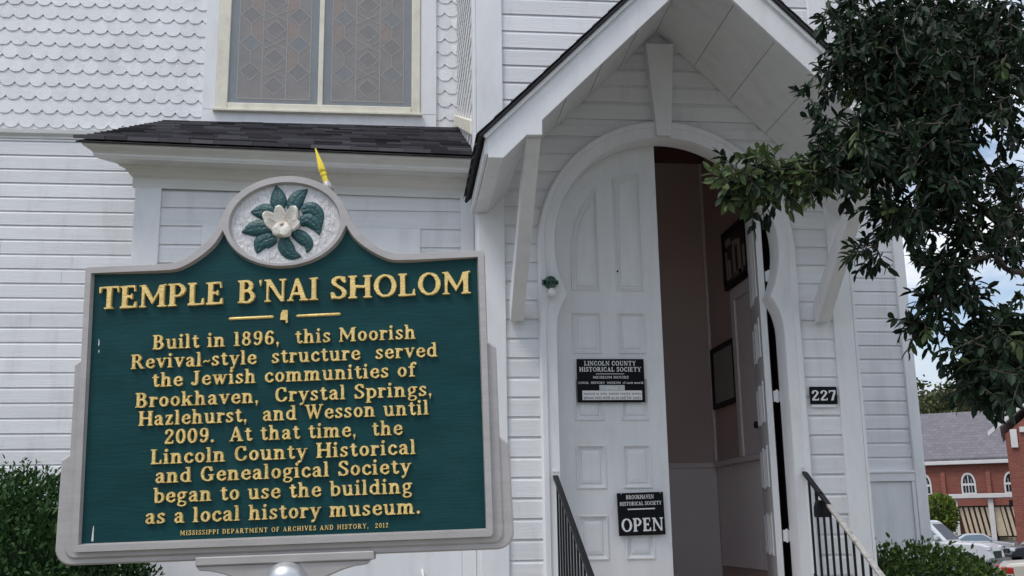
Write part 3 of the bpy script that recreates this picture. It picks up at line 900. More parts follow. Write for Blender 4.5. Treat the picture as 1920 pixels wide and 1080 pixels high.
for pts_ in ([(-.4695, -.333), (-.4690, -.316), (-.4680, -.296)], [(-.4760, .152), (-.4755, .160), (-.4765, .170)], [(-.4750, .134), (-.4745, .142)]):
    sc = MB()
    wds = [.0024, .0022, .0008] if pts_[0][1] < 0 else [.0008, .0016, .0008]
    sc.add([sm(a - w_, b, -.0133) for (a, b), w_ in zip(pts_, wds)] + [sm(a + w_, b, -.0133) for (a, b), w_ in zip(pts_, wds)],
           [(i, i + 1, len(pts_) + i + 1, len(pts_) + i) for i in range(len(pts_) - 1)])
    part(sc, 'scrape', M_SILVER, marker)
em = MB()
em.holes([[(-.0105, .1995), (-.0085, .2160), (-.0040, .2245), (.0085, .2245), (.0088, .1915), (.0042, .1908), (.0036, .1985)]], -.0195, -.0125, sm)
part(em, 'state_emblem', M_GOLD, marker)
br = MB()
rim = [(-.213, -.380), (-.213, -.4015), (.2235, -.4015), (.2235, -.380)]
br.prism([(a, b + BASE_V) for a, b in rim], -.019, .019)
cv = [(.2145, -.4010), (.205, -.4125), (.175, -.4155), (.145, -.4230), (.115, -.4340), (.085, -.4480), (.060, -.470)]
br.prism([(a, b + BASE_V) for a, b in mirror(cv)], -.012, .012)
part(br, 'bracket', M_ALU, marker, bevel=.003)
po = MB()
prof = [(.0005, -.3965), (.018, -.3985), (.034, -.4050), (.046, -.4160), (.053, -.4300), (.0555, -.4480)]
rows = []
for r_, z_ in prof + [(.0555, -.56), (.0505, -.5605), (.0505, -1.35), (.0505, -BASE_V)]:
    rows.append([(.008 + r_ * math.cos(2 * math.pi * k / 28), r_ * math.sin(2 * math.pi * k / 28), z_ + BASE_V) for k in range(29)])
po.grid(rows)
part(po, 'post', M_PIPE, marker, smooth=True)
# finial, leaning left
ba, tip = Vector((.1085, 0, .5520 + BASE_V)), Vector((.0745, 0, .6645 + BASE_V))
ax = (tip - ba).normalized()
pt = lambda s: ba + ax * s
fi = MB()
fi.tube([pt(-.012), pt(.004), pt(.016), pt(.018)], [.013, .0115, .0088, .006], 16)
part(fi, 'finial_socket', M_ALU, marker, smooth=True)
fi = MB()
s_ = [(.016, .0078), (.0315, .0080), (.033, .0060), (.0355, .0062), (.037, .0090), (.0435, .0090), (.0455, .0065), (.048, .0090), (.051, .0098), (.060, .0092), (.116, .0016)]
fi.tube([pt(a) for a, b in s_], [b for a, b in s_], 14)
part(fi, 'finial', M_BRASS, marker, auto=35)

# ------------------------------------------------------------------ the temple
TY, WY, BY, CX = 7.9, 10.5, 8.3, 2.075         # tower face, main wall, bay face, centre of the doorway
FLOOR = 1.10
temple = thing('temple_building', 'white clapboard temple with arched doorway, gabled porch hood and scalloped shingles', 'building', (CX, TY, 0))
PROF = [(0, .002), (0, .0150), (.10, .0145), (.80, .0135), (.85, .0105), (.90, .0060), (.95, .0028), (1.0, .0020)]


def siding(mb, fx0, fx1, z0, z1, pitch, Y, joints=True, face=-1):
    """drop siding: each board flat with a cove along its upper edge"""
    nrow = int(math.ceil((z1 - z0) / pitch - 1e-6))
    for r in range(nrow):
        zb = z0 + r * pitch
        tilt = random.uniform(-.0012, .0012)
        sag = random.uniform(-.002, .002)
        xa, xb = fx0(zb + pitch / 2), fx1(zb + pitch / 2)
        if xb - xa < .01:
            continue
        cuts = [0, 1]
        if joints and xb - xa > 2.2 and random.random() < .6:
            cuts = [0, random.uniform(.2, .8), 1]
        for c0, c1 in zip(cuts, cuts[1:]):
            pr = random.uniform(-.0009, .0009)
            gp = .0012 if len(cuts) > 2 else 0
            fr_ = [(0, PROF[0][1])] + [(f, p) for f, p in PROF[1:]]
            fine = []
            for (f0, p0), (f1, p1) in zip(fr_, fr_[1:]):
                k = 5 if f1 - f0 > .4 else 1
                fine += [(f0 + (f1 - f0) * q / k, p0 + (p1 - p0) * q / k) for q in range(k)]
            fine.append(fr_[-1])
            rows = []
            for f, p in fine:
                z = min(zb + f * pitch, z1)
                a, b = fx0(z), fx1(z)
                x0_, x1_ = a + (b - a) * c0 + gp * (c0 > 0), a + (b - a) * c1 - gp * (c1 < 1)
                y = Y + face * (p + (tilt * (1 - f) + pr if p > .002 else 0))
                rows.append([(x0_, y, z + sag * (f == 0) * 0), ((x0_ + x1_) / 2, y, z + sag * .5), (x1_, y, z)])
            mb.grid(rows)


def scallops(mb, s0, s1, z0, z1, pitch, wd, mk):
    """fish-scale shingles: s along the wall, mk(s, out, z)"""
    rows = int(math.ceil((z1 - z0) / pitch))
    for r in range(rows):
        zb = z0 + r * pitch
        off = (r % 2) * wd / 2
        n = int((s1 - s0) / wd) + 2
        for i in range(n):
            c = s0 - wd / 2 + off + i * wd + random.uniform(-.001, .001)
            if c < s0 - wd or c > s1 + wd * .6:
                continue
            dz = random.uniform(-.003, .003)
            h = wd / 2 + .0004
            fl_ = .30 + random.uniform(-.06, .06)
            bot = [(-h, .044), (-h * .84, .029), (-h * .60, .010), (-h * fl_, 0), (h * fl_, 0), (h * .60, .010), (h * .84, .029), (h, .044)]
            poly = bot + [(h, pitch * 1.15), (-h, pitch * 1.15)]
            pr = random.uniform(-.0003, .0004)
            tw = random.uniform(-.0003, .0003)
            pf = lambda q, x: .0120 + pr + tw * x / h - .0098 * q / (pitch * 1.15)
            fr_ = [mk(c + x, pf(q, x), zb + q + dz) for x, q in poly]
            bk = [mk(c + x, 0.001, zb + q + dz) for x, q in bot]
            m0 = len(poly)
            mb.add(fr_ + bk, [tuple(range(m0))] + [(i_, i_ + 1, m0 + i_ + 1, m0 + i_) for i_ in range(len(bot) - 1)])


def P(name, mb, material=M_TRIM, parent=temple, **kw):
    return part(mb, name, material, parent, **kw)


def bx(name, dims, material=M_TRIM, parent=temple, bevel=.004):
    mb = MB()
    mb.box(*dims)
    return part(mb, name, material, parent, bevel=bevel)


TOP = 9.0
# --- main wall
mb = MB()
siding(mb, lambda z: -7.5, lambda z: -2.0, 2.09 - .145 * 14, 5.44, .1449, WY)
P('wall_siding', mb, M_SIDING)
mb = MB()
siding(mb, lambda z: 3.4, lambda z: 5.21, 2.088, TOP, .1437, WY)
P('wall_siding', mb, M_SIDING)
mb = MB()
mb.box(-7.6, 5.28, WY + .004, 18, -.5, TOP)
P('main_wall', mb, M_TRIM)
bx('base_board', (3.4, 5.205, WY - .045, WY, 1.985, 2.088))
bx('base_board_cap', (3.4, 5.205, WY - .055, WY, 2.068, 2.090))
bx('lower_panel', (3.4, 5.205, WY - .02, WY + .002, -.4, 1.984))
bx('panel_moulding', (5.165, 5.203, WY - .042, WY - .0203, -.4, 1.983))
bx('corner_board', (5.205, 5.32, WY - .05, WY + .14, -.4, TOP), bevel=.006)
mb = MB()
mb.prism([(WY, 5.445), (WY - .02, 5.445), (WY - .02, 5.468), (WY - .05, 5.492), (WY - .055, 5.53), (WY, 5.54)], -7.5, -1.2, 'x')
P('belt_moulding', mb, M_CORNICE)
mb = MB()
scallops(mb, -4.95, -1.98, 5.567, 8.2, .1475, .1447, lambda s, o, z: (s, WY - o, z))
P('scallop_shingles', mb, M_SHINGLE)
mb = MB()
scallops(mb, .31, .60, 5.60, 8.2, .1475, .1447, lambda s, o, z: (s + .08, WY - o, z))
P('scallop_shingles', mb, M_SHINGLE)

# --- stained glass window
WZ0, WZT = 5.870, 8.3
GY = WY - .014
win = MB()
for x0, x1, z0, z1 in [(-1.877, -1.758, 5.794, WZT), (.114, .204, 5.794, WZT), (-1.757, .113, 5.795, WZ0)]:
    win.box(x0, x1, WY - .05, WY + .03, z0, z1)
window = P('stained_glass_window', win, M_CREAM, bevel=.008)
bx('window_mullion', (-.85, -.80, WY - .043, WY + .02, WZ0 + .001, WZT), M_CREAM, window)
mb = MB()
for x0, x1, z0, z1 in [(-2.011, -1.879, 5.796, WZT), (.206, .373, 5.796, WZT), (-2.011, .373, 5.655, 5.793)]:
    mb.box(x0, x1, WY - .035, WY + .002, z0, z1)
P('window_casing', mb, M_TRIM, window, bevel=.004)
bx('window_sill', (-1.90, .225, WY - .085, WY + .002, 5.768, 5.7925), M_CREAM, window)
for gx0, gx1 in ((-1.757, -.851), (-.799, .113)):
    mb = MB()
    mb.box(gx0, gx1, GY + .006, GY + .012, WZ0, WZT)
    P('pane', mb, M_BORDER, window)
    bdr, mb = .085, MB()
    mb.box(gx0 + bdr, gx1 - bdr, GY + .002, GY + .0055, WZ0 + bdr * .7, WZT)
    P('leaded_field', mb, M_GLASSB, window)
    lead = MB()
    tiles = [MB() for _ in M_TINTS]
    fx0, fx1 = gx0 + bdr, gx1 - bdr
    cw = (fx1 - fx0) / 3

    def bar(a, b, wd=.008):
        dx, dz = b[0] - a[0], b[1] - a[1]
        l_ = math.hypot(dx, dz)
        nx, nz = -dz / l_ * wd / 2, dx / l_ * wd / 2
        q = [(a[0] + nx, a[1] + nz), (b[0] + nx, b[1] + nz), (b[0] - nx, b[1] - nz), (a[0] - nx, a[1] - nz)]
        lead.prism(q, GY - .004 - random.uniform(0, .0012), GY + .0015 - random.uniform(0, .0005))
    for xx in (fx0, fx0 + cw, fx0 + 2 * cw, fx1):
        bar((xx, WZ0 + .055), (xx, WZT))
    bar((fx0, WZ0 + .06), (fx1, WZ0 + .06))
    for ci in range(3):
        xc = fx0 + cw * (ci + .5)
        for k in range(8):
            zc = WZ0 + .36 + k * .315 - (.155 if ci == 1 else 0)
            hw, hh = cw * .44, (.10 if ci != 1 else .10)
            d = [(xc - hw, zc), (xc, zc - hh), (xc + hw, zc), (xc, zc + hh)]
            for i in range(4):
                bar(d[i], d[(i + 1) % 4], .007)
            tiles[(k * 3 + ci * 2 + (gx0 > -1)) % 2 * 3 if ci != 1 else 0].prism([(xc + (a - xc) * .93, zc + (b - zc) * .93) for a, b in d], GY + .0005, GY + .0018)
            if ci != 1:
                bar((xc, zc + hh), (xc, zc + .315 - hh), .007)
                if k in (1, 2) or random.random() < .35:
                    sgn = random.choice((-1, 1))
                    tri = [(xc + sgn * .012, zc + hh + .01), (xc + sgn * cw * .46, zc + .02), (xc + sgn * cw * .46, zc + .29), (xc + sgn * .012, zc + .30 - hh)]
                    tiles[random.choice((1, 1, 2))].prism(tri, GY + .0005, GY + .0016)
            else:
                bar((xc - cw * .46, zc + .157 - .06), (xc + cw * .46, zc + .157 + .06), .006)
                bar((xc - cw * .46, zc + .157 + .06), (xc + cw * .46, zc + .157 - .06), .006)
                if random.random() < .6:
                    tiles[2].prism([(xc - cw * .45, zc + .04), (xc - cw * .45, zc + .20), (xc - cw * .1, zc + .15)], GY + .0005, GY + .0016)
    P('lead_came', lead, M_LEAD, window)
    for mb, mt in zip(tiles, M_TINTS):
        if mb.v:
            P('glass_tile', mb, mt, window)
    mb = MB()
    mb.grid([[(gx0 - .002, WY - .034, WZ0 - .002), (gx1 + .002, WY - .034, WZ0 - .002)], [(gx0 - .002, WY - .034, WZT), (gx1 + .002, WY - .034, WZT)]])
    P('storm_pane', mb, M_STORM, window)

# --- bay below the window
mb = MB()
siding(mb, lambda z: -1.866, lambda z: .492, 1.545, 4.245, .150, BY, joints=False)
P('bay_siding', mb, M_SIDING)
bx('bay_wall', (-2.05, .60, BY + .003, WY, -.4, 4.5), M_TRIM, bevel=0)
bx('bay_corner_board', (-2.066, -1.864, BY - .032, BY + .25, -.3, 4.243))
bx('bay_corner_board', (.490, .598, BY - .032, BY + .02, -.3, 4.243))
bx('bay_base_board', (-1.863, .489, BY - .028, BY + .002, -.3, 1.535))
bx('boarded_window', (-1.54, .167, BY - .040, BY - .004, 1.56, 3.938))
mb = MB()
mb.tube([(.19, BY - .045, 1.30), (.205, BY - .05, 1.20), (.235, BY - .05, 1.05), (.24, BY - .05, .2)], .009, 8)
P('conduit', mb, M_TRIM, smooth=True)
# cornice swept along the front and returned along the left end
cpf = [(.030, 4.245), (.030, 4.325), (.038, 4.335), (.050, 4.345), (.062, 4.362), (.085, 4.384), (.118, 4.392), (.122, 4.404),
       (.262, 4.406), (.266, 4.416), (.272, 4.420), (.275, 4.440), (.292, 4.455), (.315, 4.466), (.336, 4.476), (.344, 4.490), (.344, 4.510), (.0, 4.512)]
mb = MB()
SAG = lambda x, k=1.0: -.022 * (x + 2.4) * k          # the old bay has settled towards the tower
mb.grid([[(.596, BY - o_, z + SAG(.596) * min(1, (z - 4.2) / .2 + .5)), (-2.06 - o_, BY - o_, z)] for o_, z in cpf])
mb.add([(-2.06 - o_, BY - o_, z) for o_, z in cpf] + [(-2.06, BY, 4.245)], [tuple(range(len(cpf) + 1))])
P('bay_cornice', mb, M_CORNICE)
# roof of the bay: courses of asphalt shingles climbing to the main wall
mb = MB()
r0, r1 = Vector((BY - .375, 4.512)), Vector((WY - .01, 5.665))
nc = 17
for k in range(nc):
    a, b = r0.lerp(r1, k / nc), r0.lerp(r1, (k + 1.18) / nc)
    xl = -2.46 + .10 * k / nc
    x = xl
    while x < .597:
        wd = random.uniform(.16, .34)
        x2 = min(.597, x + wd)
        lift = random.uniform(0, .004)
        t = .030 if k == 0 else .017
        mb.add([(x, a[0], a[1] + .004), (x2 - .003, a[0], a[1] + .004), (x2 - .003, a[0] - .004, a[1] + t + lift), (x, a[0] - .004, a[1] + t + lift),
                (x2 - .003, b[0], b[1] + .003), (x, b[0], b[1] + .003)], [(0, 1, 2, 3), (3, 2, 4, 5)])
        x = x2
mb.v = [(x, y, z + SAG(x) * max(0, min(1, (WY - y) / (WY - 7.93)))) for x, y, z in mb.v]
SHV = leafmat('asphalt_tab', (0.032, 0.031, 0.034), (0.15, 0.142, 0.155), rough=.92, trans=0)
P('bay_roof', mb, SHV)
mb = MB()
mb.prism([(BY - .36, 4.500), (WY, 5.655), (WY, 5.60), (BY - .36, 4.49)], -2.445, .595, 'x')
mb.v = [(x, y, z + SAG(x) * max(0, min(1, (WY - y) / (WY - 7.93)))) for x, y, z in mb.v]
P('bay_roof_deck', mb, M_SHDARK)
mb = MB()
mb.prism([(TY + .13, 4.66), (WY - .03, 5.69), (WY - .03, 5.80), (TY + .13, 4.78)], .555, .5975, 'x')
P('flashing_board', mb, M_CREAM, bevel=.006)

# --- tower that carries the porch
hw_m, zc_a = .958, 3.713


def hw(z):
    if z < zc_a:
        return hw_m
    q = hw_m ** 2 - (z - zc_a) ** 2
    return math.sqrt(q) if q > 0 else 0.0


mb = MB()
z_b = 1.363 - .1478 * 2
siding(mb, lambda z: .80, lambda z: CX - hw(z), z_b, 4.70, .1478, TY, joints=False)
siding(mb, lambda z: CX + hw(z), lambda z: 3.385, z_b, 4.70, .1478, TY, joints=False)
zt = z_b + .1478 * math.ceil((4.70 - z_b) / .1478 - 1e-6)
siding(mb, lambda z: .78, lambda z: 3.40, zt, TOP, .1478, TY)
P('tower_siding', mb, M_SIDING)
# the wall behind the boards, open at the door
opening = [(-.92, FLOOR), (-.92, zc_a)] + [(.92 * math.cos(R(a)), zc_a + .92 * math.sin(R(a))) for a in range(174, 0, -6)] + [(.92, zc_a), (.92, FLOOR)]
mb = MB()
mb.holes([[(.61, -.4), (.61, TOP), (3.52, TOP), (3.52, -.4), (CX + .93, -.4), (CX + .93, FLOOR)] + [(CX + a, b) for a, b in opening[::-1]] + [(CX - .93, FLOOR), (CX - .93, -.4)]],
         TY + .001, TY + .10)
P('tower_wall', mb, M_TRIM)
bx('tower_wall', (CX - .93, CX + .93, TY + .001, TY + .10, -.4, FLOOR - .02), bevel=0)
for x0, x1 in ((.598, .806), (3.372, 3.532)):
    bx('corner_board', (x0, x1, TY - .036, TY - .0005, -.4, TOP), bevel=.005)
bx('corner_board', (.570, .597, TY - .034, TY + .13, 4.0, TOP), bevel=.005)
bx('corner_board', (3.534, 3.56, TY - .034, TY + .12, -.4, TOP), bevel=.005)
bx('tower_side_wall', (3.45, 3.53, TY + .02, WY, -.4, TOP), bevel=0)
bx('tower_side_wall', (.6005, .66, TY + .02, WY, -.4, TOP), bevel=0)
mb = MB()
scallops(mb, TY + .12, WY - .05, 4.60, 8.4, .1475, .1447, lambda s, o, z: (.60 - o, s, z))
P('scallop_shingles', mb, M_SHINGLE)
# upper edge board beside the clapboards
# --- keyhole door casing
pairs = [((-.883, z), (-1.022, z)) for z in (FLOOR - .3, 2.0, 3.02)]
for a, b in [(-.880, 3.08), (-.870, 3.14), (-.853, 3.20), (-.828, 3.255), (-.792, 3.318)]:
    pairs.append(((a, b), (-1.022, b)))
for k in range(0, 10):
    a = R(206.0 - 26 * k / 9)
    i_ = (.883 * math.cos(a), zc_a + .883 * math.sin(a))
    pairs.append((i_, (-1.022, i_[1])))
for k in range(1, 25):
    a = R(180 - 90 * k / 24)
    pairs.append(((.883 * math.cos(a), zc_a + .883 * math.sin(a)), (1.022 * math.cos(a), zc_a + 1.022 * math.sin(a))))
pairs += [((-i_[0], i_[1]), (-o_[0], o_[1])) for i_, o_ in reversed(pairs[:-1])]
cprof = [(0, 8.03), (0, TY - .044), (.05, TY - .058), (.60, TY - .058), (.64, TY - .074), (.90, TY - .076), (.98, TY - .066), (1.0, TY - .05), (1.0, TY - .0)]
mb = MB()
mb.grid([[(CX + i_[0] + (o_[0] - i_[0]) * s, y, i_[1] + (o_[1] - i_[1]) * s) for s, y in cprof] for i_, o_ in pairs])
casing = P('door_casing', mb, M_TRIM, auto=40)
mb = MB()
k_ = [(1.962, 5.38), (2.188, 5.38), (2.134, 4.598), (2.016, 4.598)]
mb.prism(k_, TY - .115, TY - .01)
P('keystone', mb, M_TRIM, casing, bevel=.006)

# --- door leaves
LW = .875


def leaf_mesh(mirr):
    """leaf from x = 0 (hinge) to LW (meeting edge); outer face y = 0, inner face y = .048"""
    top = [(LW, 4.615 - FLOOR), (LW, .018)]
    cx = LW + .008
    arc = [(cx - .90 * math.sin(R(a)), zc_a - FLOOR + .90 * math.cos(R(a))) for a in range(4, 77, 6)]
    outl = [(LW, .018), (LW, 4.612 - FLOOR)] + arc + [(.004, zc_a - FLOOR + .2), (.004, .018)]
    pans = []
    o = 1.17
    for zb in (1.345, 1.865, 2.375, 2.890):
        pans.append([(1.335 - o, zb - FLOOR), (1.565 - o, zb - FLOOR), (1.565 - o, zb + .33 - FLOOR), (1.335 - o, zb + .33 - FLOOR)])
        pans.append([(1.690 - o, zb - FLOOR), (1.915 - o, zb - FLOOR), (1.915 - o, zb + .33 - FLOOR), (1.690 - o, zb + .33 - FLOOR)])
    pans.append([(1.690 - o, 3.385 - FLOOR), (1.915 - o, 3.385 - FLOOR), (1.915 - o, 4.375 - FLOOR), (1.84 - o, 4.360 - FLOOR), (1.690 - o, 4.312 - FLOOR)])
    lc = [(1.565 - o, 3.385 - FLOOR), (1.565 - o, 4.240 - FLOOR)] + [(CX - o - .735 * math.cos(R(a)), zc_a - FLOOR + .735 * math.sin(R(a))) for a in (40, 32, 24, 16, 8, 0)] + [(1.335 - o, 3.385 - FLOOR)]
    pans.append(lc[::-1] if False else lc)
    f = (lambda a: -a) if mirr else (lambda a: a)

    def ccw(p):
        ar = sum(p[i - 1][0] * p[i][1] - p[i][0] * p[i - 1][1] for i in range(len(p)))
        return p if ar > 0 else p[::-1]
    mk = lambda a, b, c: (f(a), c, b)
    mb = MB()
    pans = [ccw(p) for p in pans]
    mb.holes([ccw(outl)] + [p[::-1] for p in pans], 0.0, None, mk)
    n = len(outl)
    mb.add([mk(a, b, 0) for a, b in outl] + [mk(a, b, .048) for a, b in outl], [(i, (i + 1) % n, (i + 1) % n + n, i + n) for i in range(n)])
    mb.holes([ccw(outl)], .048, None, mk)

    def inset(lp, d):
        q, n = [], len(lp)
        for i in range(n):
            p0, p1, p2 = Vector(lp[i - 1]), Vector(lp[i]), Vector(lp[(i + 1) % n])
            e1, e2 = (p1 - p0).normalized(), (p2 - p1).normalized()
            n1, n2 = Vector((-e1[1], e1[0])), Vector((-e2[1], e2[0]))
            bs = n1 + n2
            bs = bs / max(.3, bs.dot(n1)) if bs.length > 1e-6 else n1
            q.append(tuple(p1 + bs * d))
        return q
    for p in pans:
        rings = [(0, 0.0), (.004, -.009), (.011, -.010), (.016, -.003), (.026, .010), (.034, .014), (.040, .014), (.046, .006), (.068, .001)]
        lps = [inset(p, d) for d, y in rings]
        xr, zt_ = max(a for a, b in p), max(b for a, b in p)
        if zt_ > 3.0 and xr < .45:                      # pointed panel: keep the inner outlines inside its tip
            lps = [[(min(a, xr - d), min(b, zt_ - 2.45 * d)) for a, b in q] for q, (d, y) in zip(lps, rings)]
        for (q0, (d0, y0)), (q1, (d1, y1)) in zip(zip(lps, rings), zip(lps[1:], rings[1:])):
            n = len(p)
            mb.add([mk(a, b, y0) for a, b in q0] + [mk(a, b, y1) for a, b in q1], [(i, (i + 1) % n, (i + 1) % n + n, i + n) for i in range(n)])
        mb.holes([lps[-1]], rings[-1][1], None, mk)
    return mb


def place_leaf(mirr, org, ang):
    mb = leaf_mesh(mirr)
    c_, s_ = math.cos(ang), math.sin(ang)
    mb.v = [(org[0] + x * c_ - y * s_, org[1] + x * s_ + y * c_, FLOOR + z) for x, y, z in mb.v]
    return mb


P('door', place_leaf(False, (1.172, 8.032), 0), M_DOOR)
rdoor = P('door', place_leaf(True, (2.850, 8.038), R(-104)), M_DOOR)
for z in (1.50, 2.56, 3.52):
    mb = MB()
    mb.box(2.912, 2.972, 8.036, 8.062, z - .042, z + .042)
    mb.tube([(2.938, 8.034, z - .05), (2.938, 8.034, z + .05)], .009, 10)
    part(mb, 'hinge', M_TRIM, rdoor)
mb = MB()
mb.tube([(1.168 + .54, 8.030, 3.545), (1.168 + .54, 8.018, 3.545)], .008, 10)
P('peephole', mb, M_IRON)

# --- vestibule behind the door
VX, VY, VC = 3.15, 10.42, 5.3
mb = MB()
mb.box(1.0, VX, VY, VY + .06, FLOOR, VC)
mb.box(VX, VX + .08, TY + .101, VY + .06, FLOOR, VC)
mb.box(.92, 1.0, TY + .101, VY + .06, FLOOR, VC)
P('vestibule_wall', mb, M_VEST)
bx('gap_shade_block', (3.004, VX - .001, TY + .24, TY + .40, FLOOR + .001, VC - .001), M_GAPSHADE, bevel=0)  # added block that makes the hinge gap read as deep shade
bx('vestibule_ceiling', (.92, VX + .08, TY + .101, VY + .06, VC, VC + .06), M_DARKWOOD, bevel=0)
bx('vestibule_floor', (.92, VX + .08, TY - .05, VY + .06, FLOOR - .06, FLOOR), M_FLOORW, bevel=0)
mb = MB()
mb.box(1.0, VX - .001, VY - .035, VY - .001, 2.135, 2.185)
mb.box(VX - .05, VX - .001, TY + .5, VY - .036, 2.135, 2.185)
P('chair_rail', mb, M_VTRIM, bevel=.006)
bx('dado', (1.001, VX - .015, VY - .012, VY - .001, FLOOR, 2.134), M_DADO, bevel=0)
mb = MB()
y = TY + .35
while y < VY - .05:
    mb.box(VX - .014, VX - .001, y, y + .052, FLOOR + .1, 2.134)
    y += .058
P('wainscot', mb, M_DADO, bevel=.004)
bx('corner_bead', (VX - .03, VX - .001, VY - .032, VY - .001, 2.19, VC - .01), M_VTRIM)
inner = MB()
inner.box(VX - .030, VX - .001, 8.75, 9.46, 2.19, 3.62)
idoor = P('inner_door', inner, M_VTRIM, bevel=.004)
mb = MB()
mb.box(VX - .045, VX - .001, 9.47, 9.57, 2.19, 3.74)
mb.box(VX - .045, VX - .001, 8.64, 8.74, 2.19, 3.74)
mb.box(VX - .045, VX - .001, 8.745, 9.465, 3.63, 3.74)
part(mb, 'inner_door_casing', M_VTRIM, idoor, bevel=.004)
mb = MB()
mb.tube([(VX - .03, 8.93, 2.42), (VX - .06, 8.93, 2.42), (VX - .065, 8.93, 2.42), (VX - .08, 8.93, 2.42), (VX - .10, 8.93, 2.42), (VX - .108, 8.93, 2.42)],
        [.030, .012, .012, .030, .030, .012], 14)
part(mb, 'knob', M_IRON, idoor, smooth=True)

# --- gabled hood over the door
PY, PK = 6.6, 5.63


def both(f):
    for s in (1, -1):
        yield [(CX + (a - 2.075) * s, b) for a, b in f]


rake = [(.556, 4.113), (.576, 3.957), (.674, 3.957), (.832, 4.120), (.935, 4.123), (.937, 4.229), (2.0745, 5.366), (2.0745, 5.632)]
for p in both(rake):
    mb = MB()
    mb.prism(p, PY, PY + .036)
    P('rake_board', mb, M_TRIM, bevel=.004)
for p in both([(.540, 4.103), (.560, 4.083), (2.0745, 5.598), (2.0745, 5.638)]):
    mb = MB()
    mb.prism(p, PY - .026, PY - .001)
    P('rake_moulding', mb, M_TRIM, bevel=.004)
# soffit planks
for s in (1, -1):
    mb = MB()
    edge = [0.0, .30, .58, .86, 1.12, 1.40]
    for a, b in zip(edge, edge[1:]):
        q = [(CX - s * (a + .002), PK - .10 - a), (CX - s * (b - .003), PK - .10 - b), (CX - s * (b - .003), PK - .075 - b), (CX - s * (a + .002), PK - .075 - a)]
        mb.prism(q, PY + .037, TY - .018)
    P('soffit', mb, M_TRIM, bevel=.003)
for p in both([(.578, 3.960), (.672, 3.960), (.830, 4.122), (.838, 4.25), (.70, 4.21), (.578, 4.090)]):
    mb = MB()
    mb.prism(p, PY + .037, TY - .037)
    P('boxed_eave', mb, M_TRIM, bevel=.003)
for p in both([(.553, 4.085), (.553, 3.985), (.576, 3.985), (.576, 4.11)]):
    mb = MB()
    mb.prism(p, PY + .01, TY + .1)
    P('eave_fascia', mb, M_TRIM, bevel=.003)
mb = MB()
dd = [(.505, 4.095), (2.075, 5.665), (3.645, 4.095), (3.630, 4.080), (2.075, 5.634), (.520, 4.080)]
mb.prism(dd, PY - .045, TY + .12)
proof = P('porch_roof', mb, M_SHDARK, bevel=.004)
for s in (1, -1):
    mb = MB()
    k = 0
    nrow = 14
    for r_ in range(nrow):
        a, b = r_ / nrow * 1.57, (r_ + 1.15) / nrow * 1.57
        y = PY - .05
        while y < TY + .05:
            y2 = min(TY + .05, y + random.uniform(.16, .32))
            X = lambda d, h: (CX - s * (1.585 - d - h * .5), 4.09 + d + h)
            p0, p1, p2 = X(a, .002), X(a, .020), X(min(b, 1.585), .005)
            mb.add([(p0[0], y, p0[1]), (p0[0], y2 - .004, p0[1]), (p1[0], y2 - .004, p1[1]), (p1[0], y, p1[1]), (p2[0], y2 - .004, p2[1]), (p2[0], y, p2[1])],
                   [(0, 1, 2, 3), (3, 2, 4, 5), (0, 3, 5)])
            y = y2
    P('shingles', mb, SHV, proof)
for x0, x1 in ((.832, .933), (2 * CX - .933, 2 * CX - .832)):
    mb = MB()
    mb.prism([(PY + .06, 4.121), (PY + .20, 4.121), (TY - .038, 3.26), (TY - .038, 3.105), (TY - .10, 3.105)], x0, x1, 'x')
    P('brace', mb, M_TRIM, bevel=.005)
# --- steps
mb = MB()
for k in range(7):
    mb.box(.92, 3.22, TY - .08 - .30 * (k + 1), TY - .08 - .30 * k - .001, -.2, FLOOR - .155 * (k + 1))
mb.box(.92, 3.22, TY - .08, TY - .052, -.2, FLOOR - .02)
P('front_steps', mb, M_CONC, bevel=.008)


# ------------------------------------------------------------------ things on and by the door
def handrail(X, za, slope, label, worn):
    t = thing('handrail', label, 'handrail', (X, 5.6, 0), 'iron handrails beside the steps')
    Y0, Y1 = TY - .062, 5.55
    zr = lambda y: za - slope * (Y0 - y)
    mb = MB()
    ysplit = 7.42 if worn else Y1
    w2, th = .020, .016

    def bar(ya, yb):
        q = MB()
        q.prism([(ya, zr(ya)), (yb, zr(yb)), (yb, zr(yb) - th * 1.2), (ya, zr(ya) - th * 1.2)], X - w2, X + w2, 'x')
        return q
    part(bar(Y0, ysplit), 'rail', M_IRON, t, bevel=.003)
    if worn:
        part(bar(ysplit - .001, Y1), 'rail', M_WORN, t, bevel=.003)
    mb = MB()
    mb.prism([(Y0 - .06, zr(Y0) - .74), (Y1, zr(Y1) - .74), (Y1, zr(Y1) - .765), (Y0 - .06, zr(Y0) - .765)], X - .010, X + .010, 'x')
    part(mb, 'lower_rail', M_IRON, t)
    y = Y0 - .075
    while y > Y1 + .05:
        mb = MB()
        mb.box(X - .007, X + .007, y - .007, y + .007, zr(y) - .742, zr(y) - .018)
        part(mb, 'baluster', M_IRON, t)
        y -= .118
    mb = MB()
    mb.box(X - .014, X + .014, Y1 - .02, Y1 + .012, 0, zr(Y1) + .01)
    part(mb, 'newel_post', M_IRON, t)
    mb = MB()
    mb.box(X - .028, X + .028, Y0 + .002, TY - .0585, zr(Y0) - .03, zr(Y0) + .045)
    mb.tube([(X - .012, Y0 + .001, zr(Y0) + .028), (X - .012, Y0 - .006, zr(Y0) + .028)], .008, 8)
    mb.tube([(X + .014, Y0 + .001, zr(Y0) + .028), (X + .014, Y0 - .006, zr(Y0) + .028)], .008, 8)
    part(mb, 'wall_bracket', M_TRIM, t, bevel=.003)
    return zr


handrail(1.150, 1.962, .478, 'black iron handrail below the door leaf with the notices', False)
zr = handrail(3.036, 1.972, .600, 'iron handrail below the house number, its cap worn pale', True)

